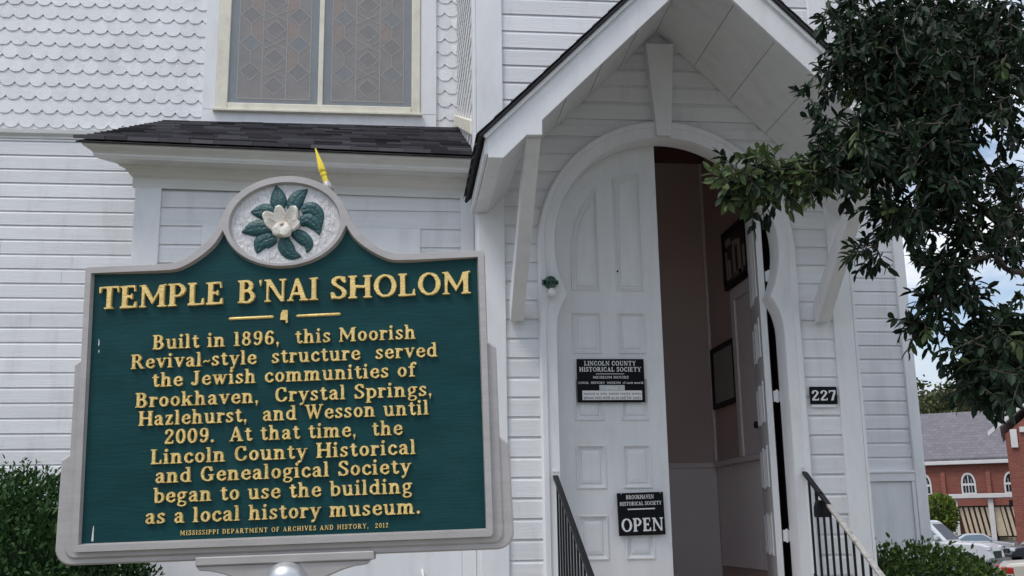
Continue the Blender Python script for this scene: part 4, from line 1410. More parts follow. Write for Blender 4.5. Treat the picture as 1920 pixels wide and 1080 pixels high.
lb = thing('key_lockbox', 'black key lockbox hanging from the right iron handrail', 'lockbox', (3.036, 7.56, 1.58))
yl = 7.555
mb = MB()
mb.prism([(-.048, .002), (-.054, .020), (-.052, .075), (-.040, .112), (-.022, .124), (.022, .124), (.040, .112), (.052, .075), (.054, .020), (.048, .002)], yl - .026, yl + .026)
mb.v = [(3.036 + x, y, z + zr(yl) - .175) for x, y, z in mb.v]
part(mb, 'case', M_IRON, lb, bevel=.005)
mb = MB()
mb.tube([(3.036 + .028 * math.cos(R(a)), yl, zr(yl) - .055 + (.062 * math.sin(R(a)) if a <= 180 else 0)) for a in range(0, 181, 15)], .006, 8)
part(mb, 'shackle', M_IRON, lb, smooth=True)


def board(name, label, cat, x0, x1, z0, z1, y, th, material=M_BLACK, tilt=0.0):
    t = thing(name, label, cat, ((x0 + x1) / 2, y, z0))
    mb = MB()
    mb.box(x0, x1, y, y + th, z0, z1)
    part(mb, 'plate', material, t, bevel=.002)
    return t


# museum notice
t = board('museum_notice', 'black museum hours notice with pale stickers on the closed door leaf', 'notice', 1.359, 1.882, 2.512, 2.846, 8.003, .012)
dz = lambda f: 2.846 - f * .334
fy, by = 8.0005, 8.0032
for txt, a, b, f, cap in [('LINCOLN COUNTY', .11, .88, .155, .036), ('HISTORICAL SOCIETY', .035, .955, .295, .036), ('MUSEUM HOURS', .235, .765, .455, .020),
                          ('LOCAL  HISTORY  MUSEUM  of each month', .02, .985, .575, .017)]:
    part(letters(txt, 1.359 + a * .523, 1.359 + b * .523, dz(f), cap, fy, by, track=.10), 'lettering', M_LETTERW, t)
bx('rule', (1.359 + .28 * .523, 1.359 + .70 * .523, fy + .001, by, dz(.355), dz(.338)), M_STICKER, t, bevel=0)
sk = bx('sticker', (1.359 + .325 * .523, 1.359 + .70 * .523, fy + .0002, by, dz(.725), dz(.605)), M_STICKER, t, bevel=0)
part(letters('FREE', 1.359 + .43 * .523, 1.359 + .60 * .523, dz(.700), .018, fy - .0008, fy + .0001), 'lettering', M_LETTERW, sk)
sk = bx('sticker', (1.359 + .07 * .523, 1.359 + .955 * .523, fy + .0002, by, dz(.945), dz(.730)), M_LETTERW, t, bevel=0)
part(letters('MUSEUM  IS  OPEN  DURING  POSTED  HOURS', 1.359 + .09 * .523, 1.359 + .935 * .523, dz(.825), .013, fy - .0008, fy + .0001, track=.15), 'lettering', M_INK, sk)
part(letters('please visit with us or call for tours', 1.359 + .09 * .523, 1.359 + .935 * .523, dz(.920), .019, fy - .0008, fy + .0001, track=.12), 'lettering', M_INK, sk)

# open sign hanging a little crooked
X0, X1, Z0, Z1 = 1.638, 1.990, 1.521, 1.834
t = thing('open_sign', 'square black OPEN sign hung crooked on the lower door leaf', 'sign', (X0, 8.0, Z0))
wX = X1 - X0
rot = R(1.2)
sk_mk = lambda a, b, c: ((X0 + X1) / 2 + (a * math.cos(rot) - b * math.sin(rot)), c, (Z0 + Z1) / 2 + a * math.sin(rot) + b * math.cos(rot))
mb = MB()
hx, hz = wX / 2, (Z1 - Z0) / 2
mb.prism([(-hx, -hz), (hx, -hz), (hx, hz), (-hx, hz)], 7.998, 8.012)
mb.v = [sk_mk(x, z, y) for x, y, z in mb.v]
part(mb, 'plate', M_BLACK, t, bevel=.002)
part(letters('OPEN', -hx * .90, hx * .93, -hz * .82, .098, 7.9955, 7.9985, sk_mk, track=.04), 'lettering', M_LETTERW, t)
part(letters('BROOKHAVEN', -hx * .62, hx * .58, hz * .70, .030, 7.9955, 7.9985, sk_mk, track=.08), 'lettering', M_LETTERW, t)
part(letters('HISTORICAL SOCIETY', -hx * .91, hx * .90, hz * .40, .028, 7.9955, 7.9985, sk_mk, track=.08), 'lettering', M_LETTERW, t)
mb = MB()
mb.prism([(-hx * .58, hz * .20), (hx * .60, hz * .20), (hx * .60, hz * .255), (-hx * .58, hz * .255)], 7.9965, 7.9985)
mb.v = [sk_mk(x, z, y) for x, y, z in mb.v]
part(mb, 'rule', M_LETTERW, t)
mb = MB()
for sx in (-.84, .86):
    mb.tube([sk_mk(hx * sx, hz * .93, 7.990), sk_mk(hx * sx, hz * 1.02, 7.990)], .003, 8)
part(mb, 'hook', M_RIM, t)

# house number
t = board('house_number', 'black house number plate reading 227 on the clapboards right of the door', 'number plate', 3.139, 3.352, 2.479, 2.611, TY - .036, .018)
part(letters('227', 3.146, 3.346, 2.504, .080, TY - .0385, TY - .0355, track=.04), 'lettering', M_LETTERW, t)
bx('ledge', (3.145, 3.340, TY - .030, TY - .018, 2.452, 2.476), M_TRIM, t, bevel=.003)

# lamp on the casing
t = thing('porch_lamp', 'bare white bulb in a green porcelain holder on the door casing', 'lamp', (1.145, TY - .06, 3.40))
lc = Vector((1.143, TY - .06, 3.405))
mb = MB()
rows = []
for r_, y in [(.002, .0), (.050, .0), (.052, -.012), (.047, -.035), (.038, -.055), (.034, -.075), (.022, -.084), (.002, -.086)]:
    rows.append([(lc.x + r_ * math.cos(2 * math.pi * k / 20), lc.y + y, lc.z + r_ * math.sin(2 * math.pi * k / 20)) for k in range(21)])
mb.grid(rows)
part(mb, 'holder', M_LAMPG, t, smooth=True)
mb = MB()
mb.box(lc.x - .064, lc.x - .048, lc.y - .04, lc.y - .01, lc.z - .022, lc.z + .018)
mb.box(lc.x + .046, lc.x + .060, lc.y - .04, lc.y - .01, lc.z - .018, lc.z + .012)
mb.prism([(lc.x - .022, lc.z - .010), (lc.x + .022, lc.z - .010), (lc.x + .018, lc.z - .052), (lc.x - .018, lc.z - .052)], lc.y - .078, lc.y - .034)
part(mb, 'socket', M_LAMPG, t, bevel=.004)
mb = MB()
rows = []
for r_, z in [(.012, -.045), (.016, -.055), (.026, -.070), (.0305, -.086), (.030, -.100), (.023, -.114), (.012, -.121), (.001, -.123)]:
    rows.append([(lc.x + .004 + r_ * math.cos(2 * math.pi * k / 18), lc.y - .056 + r_ * math.sin(2 * math.pi * k / 18), lc.z + z) for k in range(19)])
mb.grid(rows)
part(mb, 'bulb', M_BULB, t, smooth=True)


# pictures in the vestibule
def picture(label, ya, yb, z0, z1, paper, tilt, name='framed_picture'):
    t = thing(name, label, 'picture', (VX - .03, (ya + yb) / 2, z0), 'framed pictures in the vestibule')
    yc, zc = (ya + yb) / 2, (z0 + z1) / 2
    hy, hz = (yb - ya) / 2, (z1 - z0) / 2
    mk = lambda a, b, c: (c, yc + a * math.cos(tilt) - b * math.sin(tilt), zc + a * math.sin(tilt) + b * math.cos(tilt))
    mb = MB()
    f = .045
    mb.holes([[(-hy, -hz), (hy, -hz), (hy, hz), (-hy, hz)], [(-hy + f, -hz + f), (-hy + f, hz - f), (hy - f, hz - f), (hy - f, -hz + f)]], VX - .035, VX - .003, mk)
    part(mb, 'picture_frame', M_BLACK, t)
    mb = MB()
    mb.holes([[(-hy + f * .9, -hz + f * .9), (hy - f * .9, -hz + f * .9), (hy - f * .9, hz - f * .9), (-hy + f * .9, hz - f * .9)]], VX - .020, VX - .004, mk)
    pp = part(mb, 'print', paper, t)
    return t, pp, mk, hy, hz


M_PAPER = mat('aged_paper', (0.36, 0.34, 0.32), 0.6, var=.12, scale=(4, 4, 4), stain=(.2, .19, .18), stain_amt=.4, stain_scale=5)
M_PRINT = mat('dark_print', (0.030, 0.018, 0.016), 0.5, var=.3, scale=(5, 5, 5))
M_PALEINK = mat('pale_print_shapes', (0.42, 0.36, 0.33), 0.6, var=.15, scale=(9, 9, 9))
picture('dark framed picture with a pale sheet above the chair rail inside', 9.60, 10.34, 2.70, 3.30, M_PAPER, 0)
t, pp, mk, hy, hz = picture('dark framed print with pale arched shapes high on the inner wall', 9.05, 9.76, 3.78, 4.34, M_PRINT, 0)
mb = MB()
for a0, a1, b0, b1 in [(-.82, -.60, -.6, .1), (-.45, -.20, -.75, .45), (-.20, .20, .30, .50), (.02, .22, -.75, .30), (.40, .62, -.7, -.05), (.66, .84, -.7, .3), (-.55, .1, -.75, -.6), (.3, .8, .45, .70)]:
    mb.holes([[(a0 * hy, b0 * hz), (a1 * hy, b0 * hz), (a1 * hy + .01, b1 * hz), (a0 * hy + .015, b1 * hz)]], VX - .0215, VX - .0202, mk)
part(mb, 'print_shapes', M_PALEINK, pp)

# ------------------------------------------------------------------ foliage
def add_leaf(mb, p, d, n, ln, wd, fold=.25, curl=.12):
    """one blade folded along its midrib: base p, direction d, upper side n"""
    s = d.cross(n).normalized()
    n = s.cross(d).normalized()
    q = lambda t, o, h: p + d * (ln * t) + s * (wd * o) + n * (wd * h - curl * ln * t * t)
    o = len(mb.v)
    mb.v += [tuple(v) for v in (q(0, 0, 0), q(.32, -.42, fold * .7), q(.34, 0, 0), q(.32, .42, fold * .7), q(.70, -.40, fold * .6), q(.72, 0, 0), q(.70, .40, fold * .6), q(1, 0, .02))]
    mb.f += [(o, o + 2, o + 1), (o, o + 3, o + 2), (o + 1, o + 2, o + 5, o + 4), (o + 2, o + 3, o + 6, o + 5), (o + 4, o + 5, o + 7), (o + 5, o + 6, o + 7)]


def rv(s=1.0):
    return Vector(rng.normal(0, s, 3))


def twig(leaves, wood, p, d, ln, n, ll, ratio=.36):
    d = d.normalized()
    e = p + d * ln + Vector((0, 0, -.12 * ln))
    wood.tube([p, p.lerp(e, .5) + rv(.006), e], [.0035, .0026, .0015], 4, cap=False)
    for i in range(n):
        t = (i + .6) / n
        t = t ** .7
        b = p.lerp(e, t)
        a = i * 2.4 + rng.uniform(-.5, .5)
        o = d.orthogonal().normalized()
        o2 = d.cross(o)
        side = o * math.cos(a) + o2 * math.sin(a)
        ld = (d * (.35 + .65 * t) + side * (1.05 - .45 * t) + Vector((0, 0, -.25)) + rv(.15)).normalized()
        nn = (Vector((0, 0, 1)) + rv(.45) + side * -.2).normalized()
        if abs(ld.dot(nn)) > .93:
            nn = ld.orthogonal()
        l_ = ll * rng.uniform(.65, 1.15)
        add_leaf(leaves, b, ld, nn, l_, l_ * ratio * rng.uniform(.8, 1.2))


oak = thing('live_oak', 'dark evergreen oak whose leafy branches hang in from the right over the porch', 'tree', (4.5, 4.5, 0))
wood, lv, lt, tw = MB(), MB(), MB(), MB()
TB = Vector((4.5, 4.5, 0))
wood.tube([TB + Vector((0, 0, -.1)), TB + Vector((.02, 0, .4)), TB + Vector((-.03, .05, 1.5)), TB + Vector((-.12, .05, 2.6)), TB + Vector((-.2, .1, 3.4))], [.34, .25, .21, .19, .17], 14)
part(wood, 'trunk', M_BARK, oak, smooth=True)
fork = TB + Vector((-.2, .1, 3.3))
limbs = [[(1980, 420, 5.0), (1800, 250, 5.0), (1640, 170, 5.0)], [(1960, 440, 4.9), (1780, 340, 4.7), (1600, 310, 4.55), (1480, 325, 4.5), (1390, 335, 4.45)],
         [(1960, 500, 4.7), (1860, 480, 4.6), (1790, 510, 4.5), (1740, 600, 4.45)], [(1970, 560, 4.6), (1890, 650, 4.45), (1840, 730, 4.4)],
         [(1950, 200, 5.4), (1800, 60, 5.6), (1680, 20, 5.7)], [(1900, 440, 4.8), (1720, 420, 4.7), (1640, 455, 4.65)]]
for lb_ in limbs:
    pts = [fork] + [at(*q) for q in lb_]
    c = spline([tuple(p) for p in pts], 6)
    n = len(c)
    mb = MB()
    mb.tube(c, [.05 * max(0, 1 - i / n * 3.2) ** 1.3 + .014 * (1 - i / n) + .003 for i in range(n)], 8)
    part(mb, 'limb', M_BARK, oak, smooth=True)
    for q in c[6:]:                              # side shoots along the limb where it is outside the picture
        q = Vector(q)
        r_ = q - EYE
        if 960 + FPX * r_.dot(RT) / r_.dot(FW) > 1985:
            for _ in range(9):
                twig(lv, tw, q + rv(.16), rv(1.0) + Vector((0, 0, -.3)), rng.uniform(.12, .24), 10, .085, .42)
# clusters: centre on the view, spread, depth, twigs
BL = [(1730, 60, 120, 75, 5.3, .35, 140), (1850, 90, 90, 90, 5.3, .4, 130), (1660, 150, 62, 70, 5.1, .25, 80), (1610, 60, 38, 50, 5.3, .25, 36), (1780, 190, 85, 70, 5.0, .3, 95),
      (1890, 210, 35, 60, 5.2, .3, 22), (1700, 270, 75, 55, 4.8, .25, 80), (1790, 320, 55, 50, 4.8, .25, 44), (1622, 275, 40, 34, 4.65, .15, 42), (1570, 315, 34, 24, 4.55, .12, 24), (1900, 330, 30, 40, 5.2, .3, 22), (1905, 400, 24, 30, 5.0, .3, 16),
      (1510, 318, 34, 28, 4.5, .10, 27), (1450, 330, 30, 26, 4.45, .08, 20), (1402, 330, 22, 22, 4.42, .06, 12), (1368, 334, 12, 14, 4.4, .05, 5), (1430, 368, 20, 12, 4.42, .05, 7),
      (1680, 395, 30, 26, 4.65, .15, 20), (1640, 465, 18, 16, 4.6, .08, 7), (1740, 400, 45, 28, 4.7, .2, 26), (1830, 410, 45, 28, 4.7, .2, 18), (1895, 450, 24, 34, 4.7, .2, 12),
      (1765, 490, 30, 28, 4.55, .12, 16), (1770, 545, 36, 32, 4.5, .12, 22), (1735, 600, 22, 20, 4.45, .08, 9), (1820, 540, 26, 30, 4.55, .12, 9), (1850, 480, 24, 18, 4.6, .12, 4),
      (1890, 620, 34, 48, 4.45, .2, 44), (1855, 660, 40, 40, 4.4, .2, 42), (1900, 695, 26, 30, 4.45, .2, 28), (1820, 690, 18, 24, 4.4, .1, 9), (1838, 725, 14, 14, 4.4, .1, 5),
      (1885, 725, 12, 10, 4.4, .1, 4), (1545, 145, 9, 22, 4.75, .05, 3), (1520, 185, 9, 9, 4.72, .05, 2), (1560, 225, 14, 14, 4.7, .05, 5), (1580, 130, 18, 40, 4.95, .1, 10)]
for px, py, rx, ry, d, rd, n in BL:
    for i in range(int(n * (2.4 if n >= 40 else 1.6))):
        a, b = rng.normal(0, .52, 2)
        p = at(px + rx * a, py + ry * b, d + rng.normal(0, rd))
        dr = Vector((rng.normal(-.45, .6), rng.normal(-.25, .6), rng.normal(-.35, .55)))
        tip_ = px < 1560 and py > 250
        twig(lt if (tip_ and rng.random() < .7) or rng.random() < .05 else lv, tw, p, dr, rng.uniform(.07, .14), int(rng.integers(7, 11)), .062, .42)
# the rest of the crown, above and to the right of the picture
for i in range(420):
    v = rv(1.0).normalized() * rng.uniform(.55, 1.0) ** .5
    p = Vector((4.5 + v.x * 2.6, 4.3 + v.y * 2.6, 5.9 + v.z * 1.7))
    r_ = p - EYE
    z = r_.dot(FW)
    if z > .3:
        qx, qy = 960 + FPX * r_.dot(RT) / z, 540 - FPX * r_.dot(UP) / z
        if -250 < qx < 1640 and -130 < qy < 1080 or (1640 <= qx < 1960 and 250 < qy < 1080):
            continue
    twig(lv, tw, p, rv(1.0), rng.uniform(.15, .28), 12, .13, .42)
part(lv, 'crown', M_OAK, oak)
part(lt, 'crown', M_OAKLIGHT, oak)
part(tw, 'twigs', M_BARK, oak)


def shrub(name, label, cat, c, rad, ex, nleaf, ll, material, up=.5, ratio=.55, lump=.12, seed=1, front=True, spray=0):
    c = Vector(c)
    t = thing(name, label, cat, (c.x, c.y, terr(c.y)))
    ph = [(rng.uniform(0, 6.28), rng.uniform(2, 5), rng.uniform(0, 6.28), rng.uniform(2, 5)) for _ in range(5)]

    def surf(th, fi, k=1.0):
        u = Vector((math.cos(fi) * math.cos(th), math.cos(fi) * math.sin(th), math.sin(fi)))
        r_ = (abs(u.x) ** ex + abs(u.y) ** ex + abs(u.z) ** ex) ** (-1 / ex)
        b = 1 + lump * sum(math.sin(th * f1 + a1) * math.sin(fi * f2 + a2) for a1, f1, a2, f2 in ph) / 2.2
        return c + Vector((u.x * rad[0], u.y * rad[1], u.z * rad[2])) * (r_ * b * k), u
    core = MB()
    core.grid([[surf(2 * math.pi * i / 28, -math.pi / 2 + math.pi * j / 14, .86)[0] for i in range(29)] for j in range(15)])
    part(core, 'shade_core', M_BUSHCORE, t, smooth=True)  # solid core behind the leaves, inner shade put into its dark colour
    mb = MB()
    for i in range(nleaf):
        th = rng.uniform(math.pi * .95, 2.05 * math.pi) if front else rng.uniform(0, 2 * math.pi)
        fi = math.asin(rng.uniform(-.75, 1))
        p, u = surf(th, fi, rng.uniform(.87, 1.03) if rng.random() > .06 else rng.uniform(1.0, 1.09))
        d = (u * .7 + Vector((0, 0, up)) + rv(.55)).normalized()
        nn = (Vector((0, 0, .7)) + u * .7 + rv(.5)).normalized()
        if abs(d.dot(nn)) > .92:
            nn = d.orthogonal()
        l_ = ll * rng.uniform(.6, 1.25)
        add_leaf(mb, p, d, nn, l_, l_ * ratio, .2, .1)
    for i in range(spray):                       # upright new shoots
        th = rng.uniform(math.pi, 2 * math.pi)
        p, u = surf(th, rng.uniform(.5, 1.5), 1.0)
        for k in range(9):
            d = (Vector((0, 0, .7)) + rv(.6)).normalized()
            add_leaf(mb, p + Vector((rng.normal(0, .006), rng.normal(0, .006), k * .013)), d, (rv(.5) + Vector((0, -.4, 1))).normalized(), ll * rng.uniform(.6, 1), ll * ratio * .8, .2, .1)
    part(mb, 'foliage', material, t)
    return t


shrub('boxwood_shrub', 'dense clipped small-leaved shrub beside the green marker, in front of the clapboard wall', 'shrub', (-2.84, 7.7, .96), (1.18, .72, 1.02), 2.7, 42000, .040, M_BOX, up=.45, lump=.04, spray=60)
shrub('laurel_shrub', 'glossy bright green shrub between the porch corner and the parked cars', 'shrub', (4.24, 8.95, .52), (.98, .62, .84), 2.8, 12000, .050, M_HEDGE, up=.2, lump=.05, ratio=.5)


# ------------------------------------------------------------------ across the street
def facing(name, label, cat, px, d, group=None, turn=0.0):
    """a thing whose local x runs to the right and y away, standing on the ground at that place"""
    p = at(px, 975, d)
    az = math.atan2(p.x, p.y)
    t = thing(name, label, cat, (p.x, p.y, terr(p.y)), group)
    t['_o'] = [0, 0, 0]
    t.rotation_euler = (0, 0, -az + turn)
    t['gz'] = terr(p.y)
    return t


def gothic(w2, h, spring, n=8):
    r_ = (h - spring)
    pts = [(-w2, 0), (w2, 0), (w2, spring)]
    for k in range(1, n):
        a = k / n
        pts.append((w2 * math.cos(a * math.pi / 2) ** .8, spring + r_ * math.sin(a * math.pi / 2)))
    pts.append((0, h))
    return pts + [(-x, z) for x, z in reversed(pts[2:-1])]


ch = facing('brick_church', 'long red brick church with grey roof and white pointed windows behind the carport', 'building', 1823, 115)
M2 = .0575
lx = lambda px: (px - 1823) * M2
mb = MB()
mb.box(-14, 9, 0, 10, -1, 8.1)
part(mb, 'brick_wall', M_BRICK, ch)
mb = MB()
mb.prism([(-.5, 8.35), (10, 14.3), (20.5, 8.35), (20.5, 8.05), (10, 14.0), (-.5, 8.05)], -14.3, 9.2, 'x')
part(mb, 'roof', M_SLATE, ch)
mb = MB()
mb.box(-14.3, 9.2, -.62, -.02, 7.70, 8.09)
part(mb, 'eave', M_STONE, ch, bevel=.04)
for px in (1779, 1858):
    mb = MB()
    x = lx(px)
    mb.prism([(-.02, -1), (-.9, -1), (-.75, 2.6), (-.25, 6.6), (-.02, 7.0)], x - .22, x + .22, 'x')
    part(mb, 'buttress', M_BRICK, ch)
for px in (1745, 1823, 1897):
    x = lx(px)
    mb = MB()
    o_ = [(x + a, 4.55 + b) for a, b in gothic(.74, 2.25, .95)]
    i_ = [(x + a, 4.66 + b) for a, b in gothic(.57, 1.92, .86)]
    mb.holes([o_, i_[::-1]], -.10, .0)
    wn = part(mb, 'window', M_STONE, ch)
    mb = MB()
    mb.holes([i_], -.03, None)
    part(mb, 'pane', M_GLASSDARK, wn)
    mb = MB()
    mb.box(x - .57, x + .57, -.08, -.035, 5.42, 5.66)
    mb.box(x - .04, x + .04, -.075, -.036, 4.66, 6.5)
    for q in (-.30, .30):
        mb.box(x + q - .025, x + q + .025, -.07, -.037, 4.66, 5.41)
        mb.box(x + q - .02, x + q + .02, -.07, -.037, 5.67, 6.1)
    part(mb, 'glazing_bars', M_STONE, wn)
x = lx(1900)
mb = MB()
mb.box(x - .62, x + .62, -.06, .0, 2.2, 3.8)
wn = part(mb, 'window', M_GLASSDARK, ch)
mb = MB()
mb.box(x - .62, x + .62, -.09, -.061, 2.95, 3.06)
mb.box(x - .05, x + .05, -.085, -.062, 2.2, 3.8)
mb.box(x - .70, x + .70, -.12, -.03, 2.08, 2.19)
part(mb, 'glazing_bars', M_STONE, wn)
mb = MB()
mb.box(lx(1740), lx(1795), -1.6, -.1, 1.72, 2.15)
mb.box(lx(1788), lx(1795), -1.55, -.1, -1, 1.71)
part(mb, 'side_ledge', M_STONE, ch)

gb = facing('brick_hall', 'red brick gabled hall with white eaves, cut off by the right edge', 'building', 1903, 70)
mb = MB()
mb.prism([(0, -1.5), (14, -1.5), (14, 7.9), (7, 13.6), (0, 7.9)], 0, 16)
part(mb, 'brick_wall', M_BRICK, gb)
mb = MB()
for s in (0, 14):
    f = lambda a: a if s == 0 else 14 - a
    mb.prism([(f(-1.05), 7.82), (f(-1.05), 8.12), (f(7), 14.75), (f(7), 14.25)][::1], -.14, .06)
    mb.prism([(f(-.22), 8.40), (f(-.22), 8.70), (f(7), 14.74), (f(7), 14.30)], .061, 16.5)
part(mb, 'roof', M_STONE, gb)
mb = MB()
for s in (0, 14):
    f = lambda a: a if s == 0 else 14 - a
    mb.prism([(f(-.28), 8.82), (f(-.28), 8.90), (f(7), 14.86), (f(7), 14.78)], .07, 16.6)
part(mb, 'roof_covering', M_SLATE, gb)
mb = MB()
mb.box(.30, .72, -.16, .0, 7.0, 8.2)
part(mb, 'vent', M_STONE, gb, bevel=.02)
mb = MB()
mb.box(.9, 3.0, -.14, .0, 8.0, 8.35)
part(mb, 'lintel', M_STONE, gb)

cp = facing('carport_shelter', 'flat white canopy on slim posts with a slatted tan screen before the brick church', 'shelter', 1845, 100)
cx_ = lambda px: (px - 1845) * .05
g0 = 0
mb = MB()
mb.box(cx_(1786), cx_(1906), -1.5, 2.8, 3.86, 4.26)
part(mb, 'canopy', M_STONE, cp, bevel=.03)
for px in (1800, 1859.5):
    mb = MB()
    wq = .13 if px == 1800 else .22
    mb.box(cx_(px) - wq, cx_(px) + wq, -1.2, -.95, -.5, 3.85)
    part(mb, 'post', M_STONE, cp)
mb = MB()
x = cx_(1804)
k = 0
while x < cx_(1906):
    wd_ = .27 if k != 6 else .75
    mb.prism([(x, 3.02), (x + wd_, 3.04), (x + wd_ + .42, .42), (x + .42, .40)], -.80 - .03 * (k % 2), -.72 - .03 * (k % 2))
    x += .455 if k != 6 else .85
    k += 1
part(mb, 'slat_screen', M_TANWOOD, cp)
mb = MB()
mb.box(cx_(1803), cx_(1912), -.90, -.70, .30, .39)
mb.box(cx_(1803), cx_(1912), -.86, -.70, 3.05, 3.12)
part(mb, 'screen_rail', M_IRON, cp)
for px in (1818, 1866, 1899):
    mb = MB()
    mb.box(cx_(px) - .1, cx_(px) + .1, -.95, -.7, -.5, .298)
    part(mb, 'screen_foot', M_IRON, cp)
mb = MB()
mb.box(cx_(1806), cx_(1915), -.4, .4, -.5, .27)
part(mb, 'kerb_wall', M_TANWOOD, cp)
mb = MB()
mb.box(cx_(1800), cx_(1910), 1.6, 1.8, -.5, 3.2)
part(mb, 'back_screen', M_DARKWOOD, cp)


def car(name, label, px, d, turn, col, kind, flip=False, dx=0.0):
    t = facing(name, label, 'car', px, d, 'vehicles parked across the street', turn)
    paint = mat(name + '_paint', col, 0.28, var=.04, coat=.6)
    f = -1 if flip else 1
    if kind == 'pickup':
        low = [(-2.75, .55), (-2.75, 1.12), (.75, 1.15), (2.15, 1.06), (2.42, .96), (2.5, .55), (2.42, .38), (-2.7, .42)]
        roof = [(-1.15, 1.13), (-1.05, 1.88), (-.95, 1.93), (.18, 1.93), (.32, 1.87), (1.0, 1.12)]
        sidew = [(-.95, 1.18), (-.90, 1.80), (.17, 1.80), (.80, 1.18)]
        wx, wr, hw_ = (1.62, -1.72), .39, .96
    else:
        low = [(-2.35, .45), (-2.38, .78), (-2.2, .93), (-1.45, .98), (.85, .96), (1.9, .84), (2.25, .70), (2.32, .45), (2.2, .28), (-2.2, .30)]
        roof = [(-1.60, .96), (-.78, 1.38), (-.5, 1.44), (.25, 1.43), (.5, 1.38), (1.22, .94)]
        sidew = [(-1.22, 1.00), (-.68, 1.33), (.22, 1.37), (.42, 1.33), (.95, .98)]
        wx, wr, hw_ = (1.42, -1.38), .325, .88
    X = lambda p: [(f * (a + dx), b) for a, b in p]
    mb = MB()
    mb.prism(X(low), -hw_, hw_)
    body = part(mb, 'body', paint, t, bevel=.07)
    mb = MB()
    n = len(roof)
    q = X(roof)
    zb, zt_ = roof[0][1], max(z for _, z in roof)
    ins = lambda z: (hw_ - .04) - .20 * (z - zb) / (zt_ - zb)
    mb.add([(x, -ins(z), z) for x, z in q] + [(x, ins(z), z) for x, z in q], [tuple(range(n)), tuple(range(2 * n - 1, n - 1, -1))] + [(i, i + n, (i + 1) % n + n, (i + 1) % n) for i in range(n)])
    part(mb, 'cabin', paint, t, bevel=.05)
    for sg in (-1, 1):
        mb = MB()
        q = X(sidew)
        n = len(q)
        mb.add([(x, sg * (ins(z) + .012), z) for x, z in q] + [(x, sg * (ins(z) - .03), z) for x, z in q], [tuple(range(n)), tuple(range(2 * n - 1, n - 1, -1))] + [(i, i + n, (i + 1) % n + n, (i + 1) % n) for i in range(n)])
        part(mb, 'side_window', M_CARGLASS, t)
    for (ax_, az_), (bx_, bz_), nm in ((roof[-2], roof[-1], 'windscreen'), (roof[1], roof[0], 'rear_window')):
        mb = MB()
        o = .02 if bx_ > 0 else -.02
        u0, u1 = .12, .88
        pts = []
        for k in (u0, u1):
            x_, z_ = ax_ + (bx_ - ax_) * k, az_ + (bz_ - az_) * k
            w_ = ins(z_) - .10
            pts.append([(f * (x_ + o + dx), -w_, z_ + .012), (f * (x_ + o + dx), w_, z_ + .012)])
        mb.add([pts[0][0], pts[0][1], pts[1][1], pts[1][0]] + [(x - f * o * 2, y, z - .03) for x, y, z in (pts[0][0], pts[0][1], pts[1][1], pts[1][0])],
               [(0, 1, 2, 3), (4, 5, 6, 7), (0, 1, 5, 4), (1, 2, 6, 5), (2, 3, 7, 6), (3, 0, 4, 7)])
        part(mb, nm, M_CARGLASS, t)
    for x in wx:
        for sg in (-1, 1):
            mb = MB()
            mb.tube([(f * (x + dx), sg * (hw_ - .20), wr), (f * (x + dx), sg * (hw_ + .012), wr)], wr, 24)
            wh = part(mb, 'wheel', M_TYRE, t, bevel=.02)
            mb = MB()
            mb.tube([(f * (x + dx), sg * (hw_ - .02), wr), (f * (x + dx), sg * (hw_ + .022), wr)], wr * .62, 18)
            part(mb, 'rim', M_RIM, wh)
    e1, e0 = low[3][0] if kind == 'pickup' else 2.22, low[0][0]
    for sg in (-1, 1):
        mb = MB()
        zz = .80 if kind == 'pickup' else .62
        xx = 2.42 if kind == 'pickup' else 2.20
        mb.box(*sorted((f * (xx - .12 + dx), f * (xx + .06 + dx))), *sorted((sg * (hw_ - .34), sg * (hw_ + .006))), zz, zz + .17)
        part(mb, 'headlight', M_LENS, t, bevel=.03)
        mb = MB()
        zz = .78 if kind == 'pickup' else .70
        mb.box(*sorted((f * (e0 - .03 + dx), f * (e0 + .22 + dx))), *sorted((sg * (hw_ - .30), sg * (hw_ + .006))), zz, zz + .16)
        part(mb, 'tail_light', M_RED, t, bevel=.03)
        mb = MB()
        mx_, mz_ = (.62, 1.2) if kind == 'pickup' else (.78, 1.0)
        mb.box(*sorted((f * (mx_ - .07 + dx), f * (mx_ + .07 + dx))), *sorted((sg * hw_, sg * (hw_ + .2))), mz_, mz_ + .17)
        part(mb, 'mirror', paint, t, bevel=.03)
    mb = MB()
    xg = 2.47 if kind == 'pickup' else 2.30
    mb.box(*sorted((f * (xg - .05 + dx), f * (xg + .035 + dx))), -.5, .5, .52, .78)
    part(mb, 'grille', M_IRON, t)
    return t


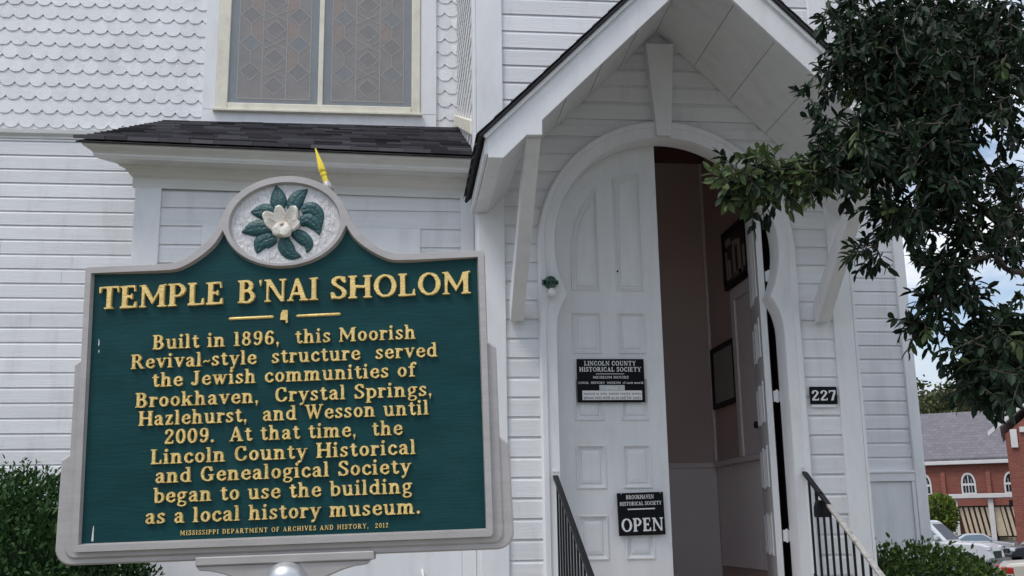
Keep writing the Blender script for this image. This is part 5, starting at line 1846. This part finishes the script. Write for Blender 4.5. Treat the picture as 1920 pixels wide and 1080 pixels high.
car('white_pickup', 'white pickup truck parked beyond the glossy shrub, its bonnet to the right', 1862, 40, R(-14), (.52, .53, .55), 'pickup', dx=-2.45)
car('beige_sedan', 'pale beige sedan at the lower right corner with its red tail light showing', 1862, 24, R(4), (.50, .46, .40), 'sedan', dx=2.38)
car('black_sedan', 'black sedan in the car park under the slatted screen, facing left', 1879, 62, R(20), (.012, .013, .017), 'sedan', flip=True, dx=-2.3)
car('silver_sedan', 'silver sedan half hidden behind the white pickup', 1862, 72, R(8), (.42, .43, .45), 'sedan', dx=-1.2)

shrub('garden_shrub', 'lime green rounded shrub growing against the brick church', 'shrub', tuple(at(1762, 968, 92)), (1.35, 1.2, 1.7), 2.2, 1500, .34, M_YELLEAF, up=.5, lump=.12, front=False)


def far_tree(px, py, d, rx, rz, label, material):
    c = at(px, py, d)
    t = thing('background_tree', label, 'tree', (c.x, c.y, terr(c.y)), 'trees behind the brick church')
    mb = MB()
    mb.tube([(c.x, c.y, terr(c.y)), (c.x + .2, c.y, c.z - rz * .3), (c.x, c.y, c.z + rz * .4)], [.45, .3, .08], 8)
    part(mb, 'trunk', M_BARK, t)
    mb = MB()
    cl = [(rv(.45), rng.uniform(.25, .5)) for _ in range(26)]
    for q, r_ in cl:
        for i in range(70):
            v = q + rv(r_ * .42)
            p = Vector((c.x + v.x * rx, c.y + v.y * rx, c.z + v.z * rz))
            dr = rv(1).normalized()
            add_leaf(mb, p, dr, dr.orthogonal(), rng.uniform(.35, .75), .38, .2, .1)
    part(mb, 'crown', material, t)


far_tree(1738, 762, 150, 4.2, 3.4, 'olive tree crown rising over the left end of the grey church roof', M_FARLEAF)
far_tree(1790, 768, 152, 4.6, 3.2, 'thin grey-green tree crown behind the middle of the grey church roof', M_FARLEAF)
far_tree(1850, 764, 156, 4.8, 3.6, 'leafy tree crown behind the oak leaves over the church roof', M_FARLEAF)
far_tree(1915, 755, 150, 5.0, 4.4, 'tree crown rising behind the white gable of the brick hall', M_FARLEAF)

for o in bpy.data.objects:
    for k in ('_o', 'gz'):
        if k in o:
            del o[k]
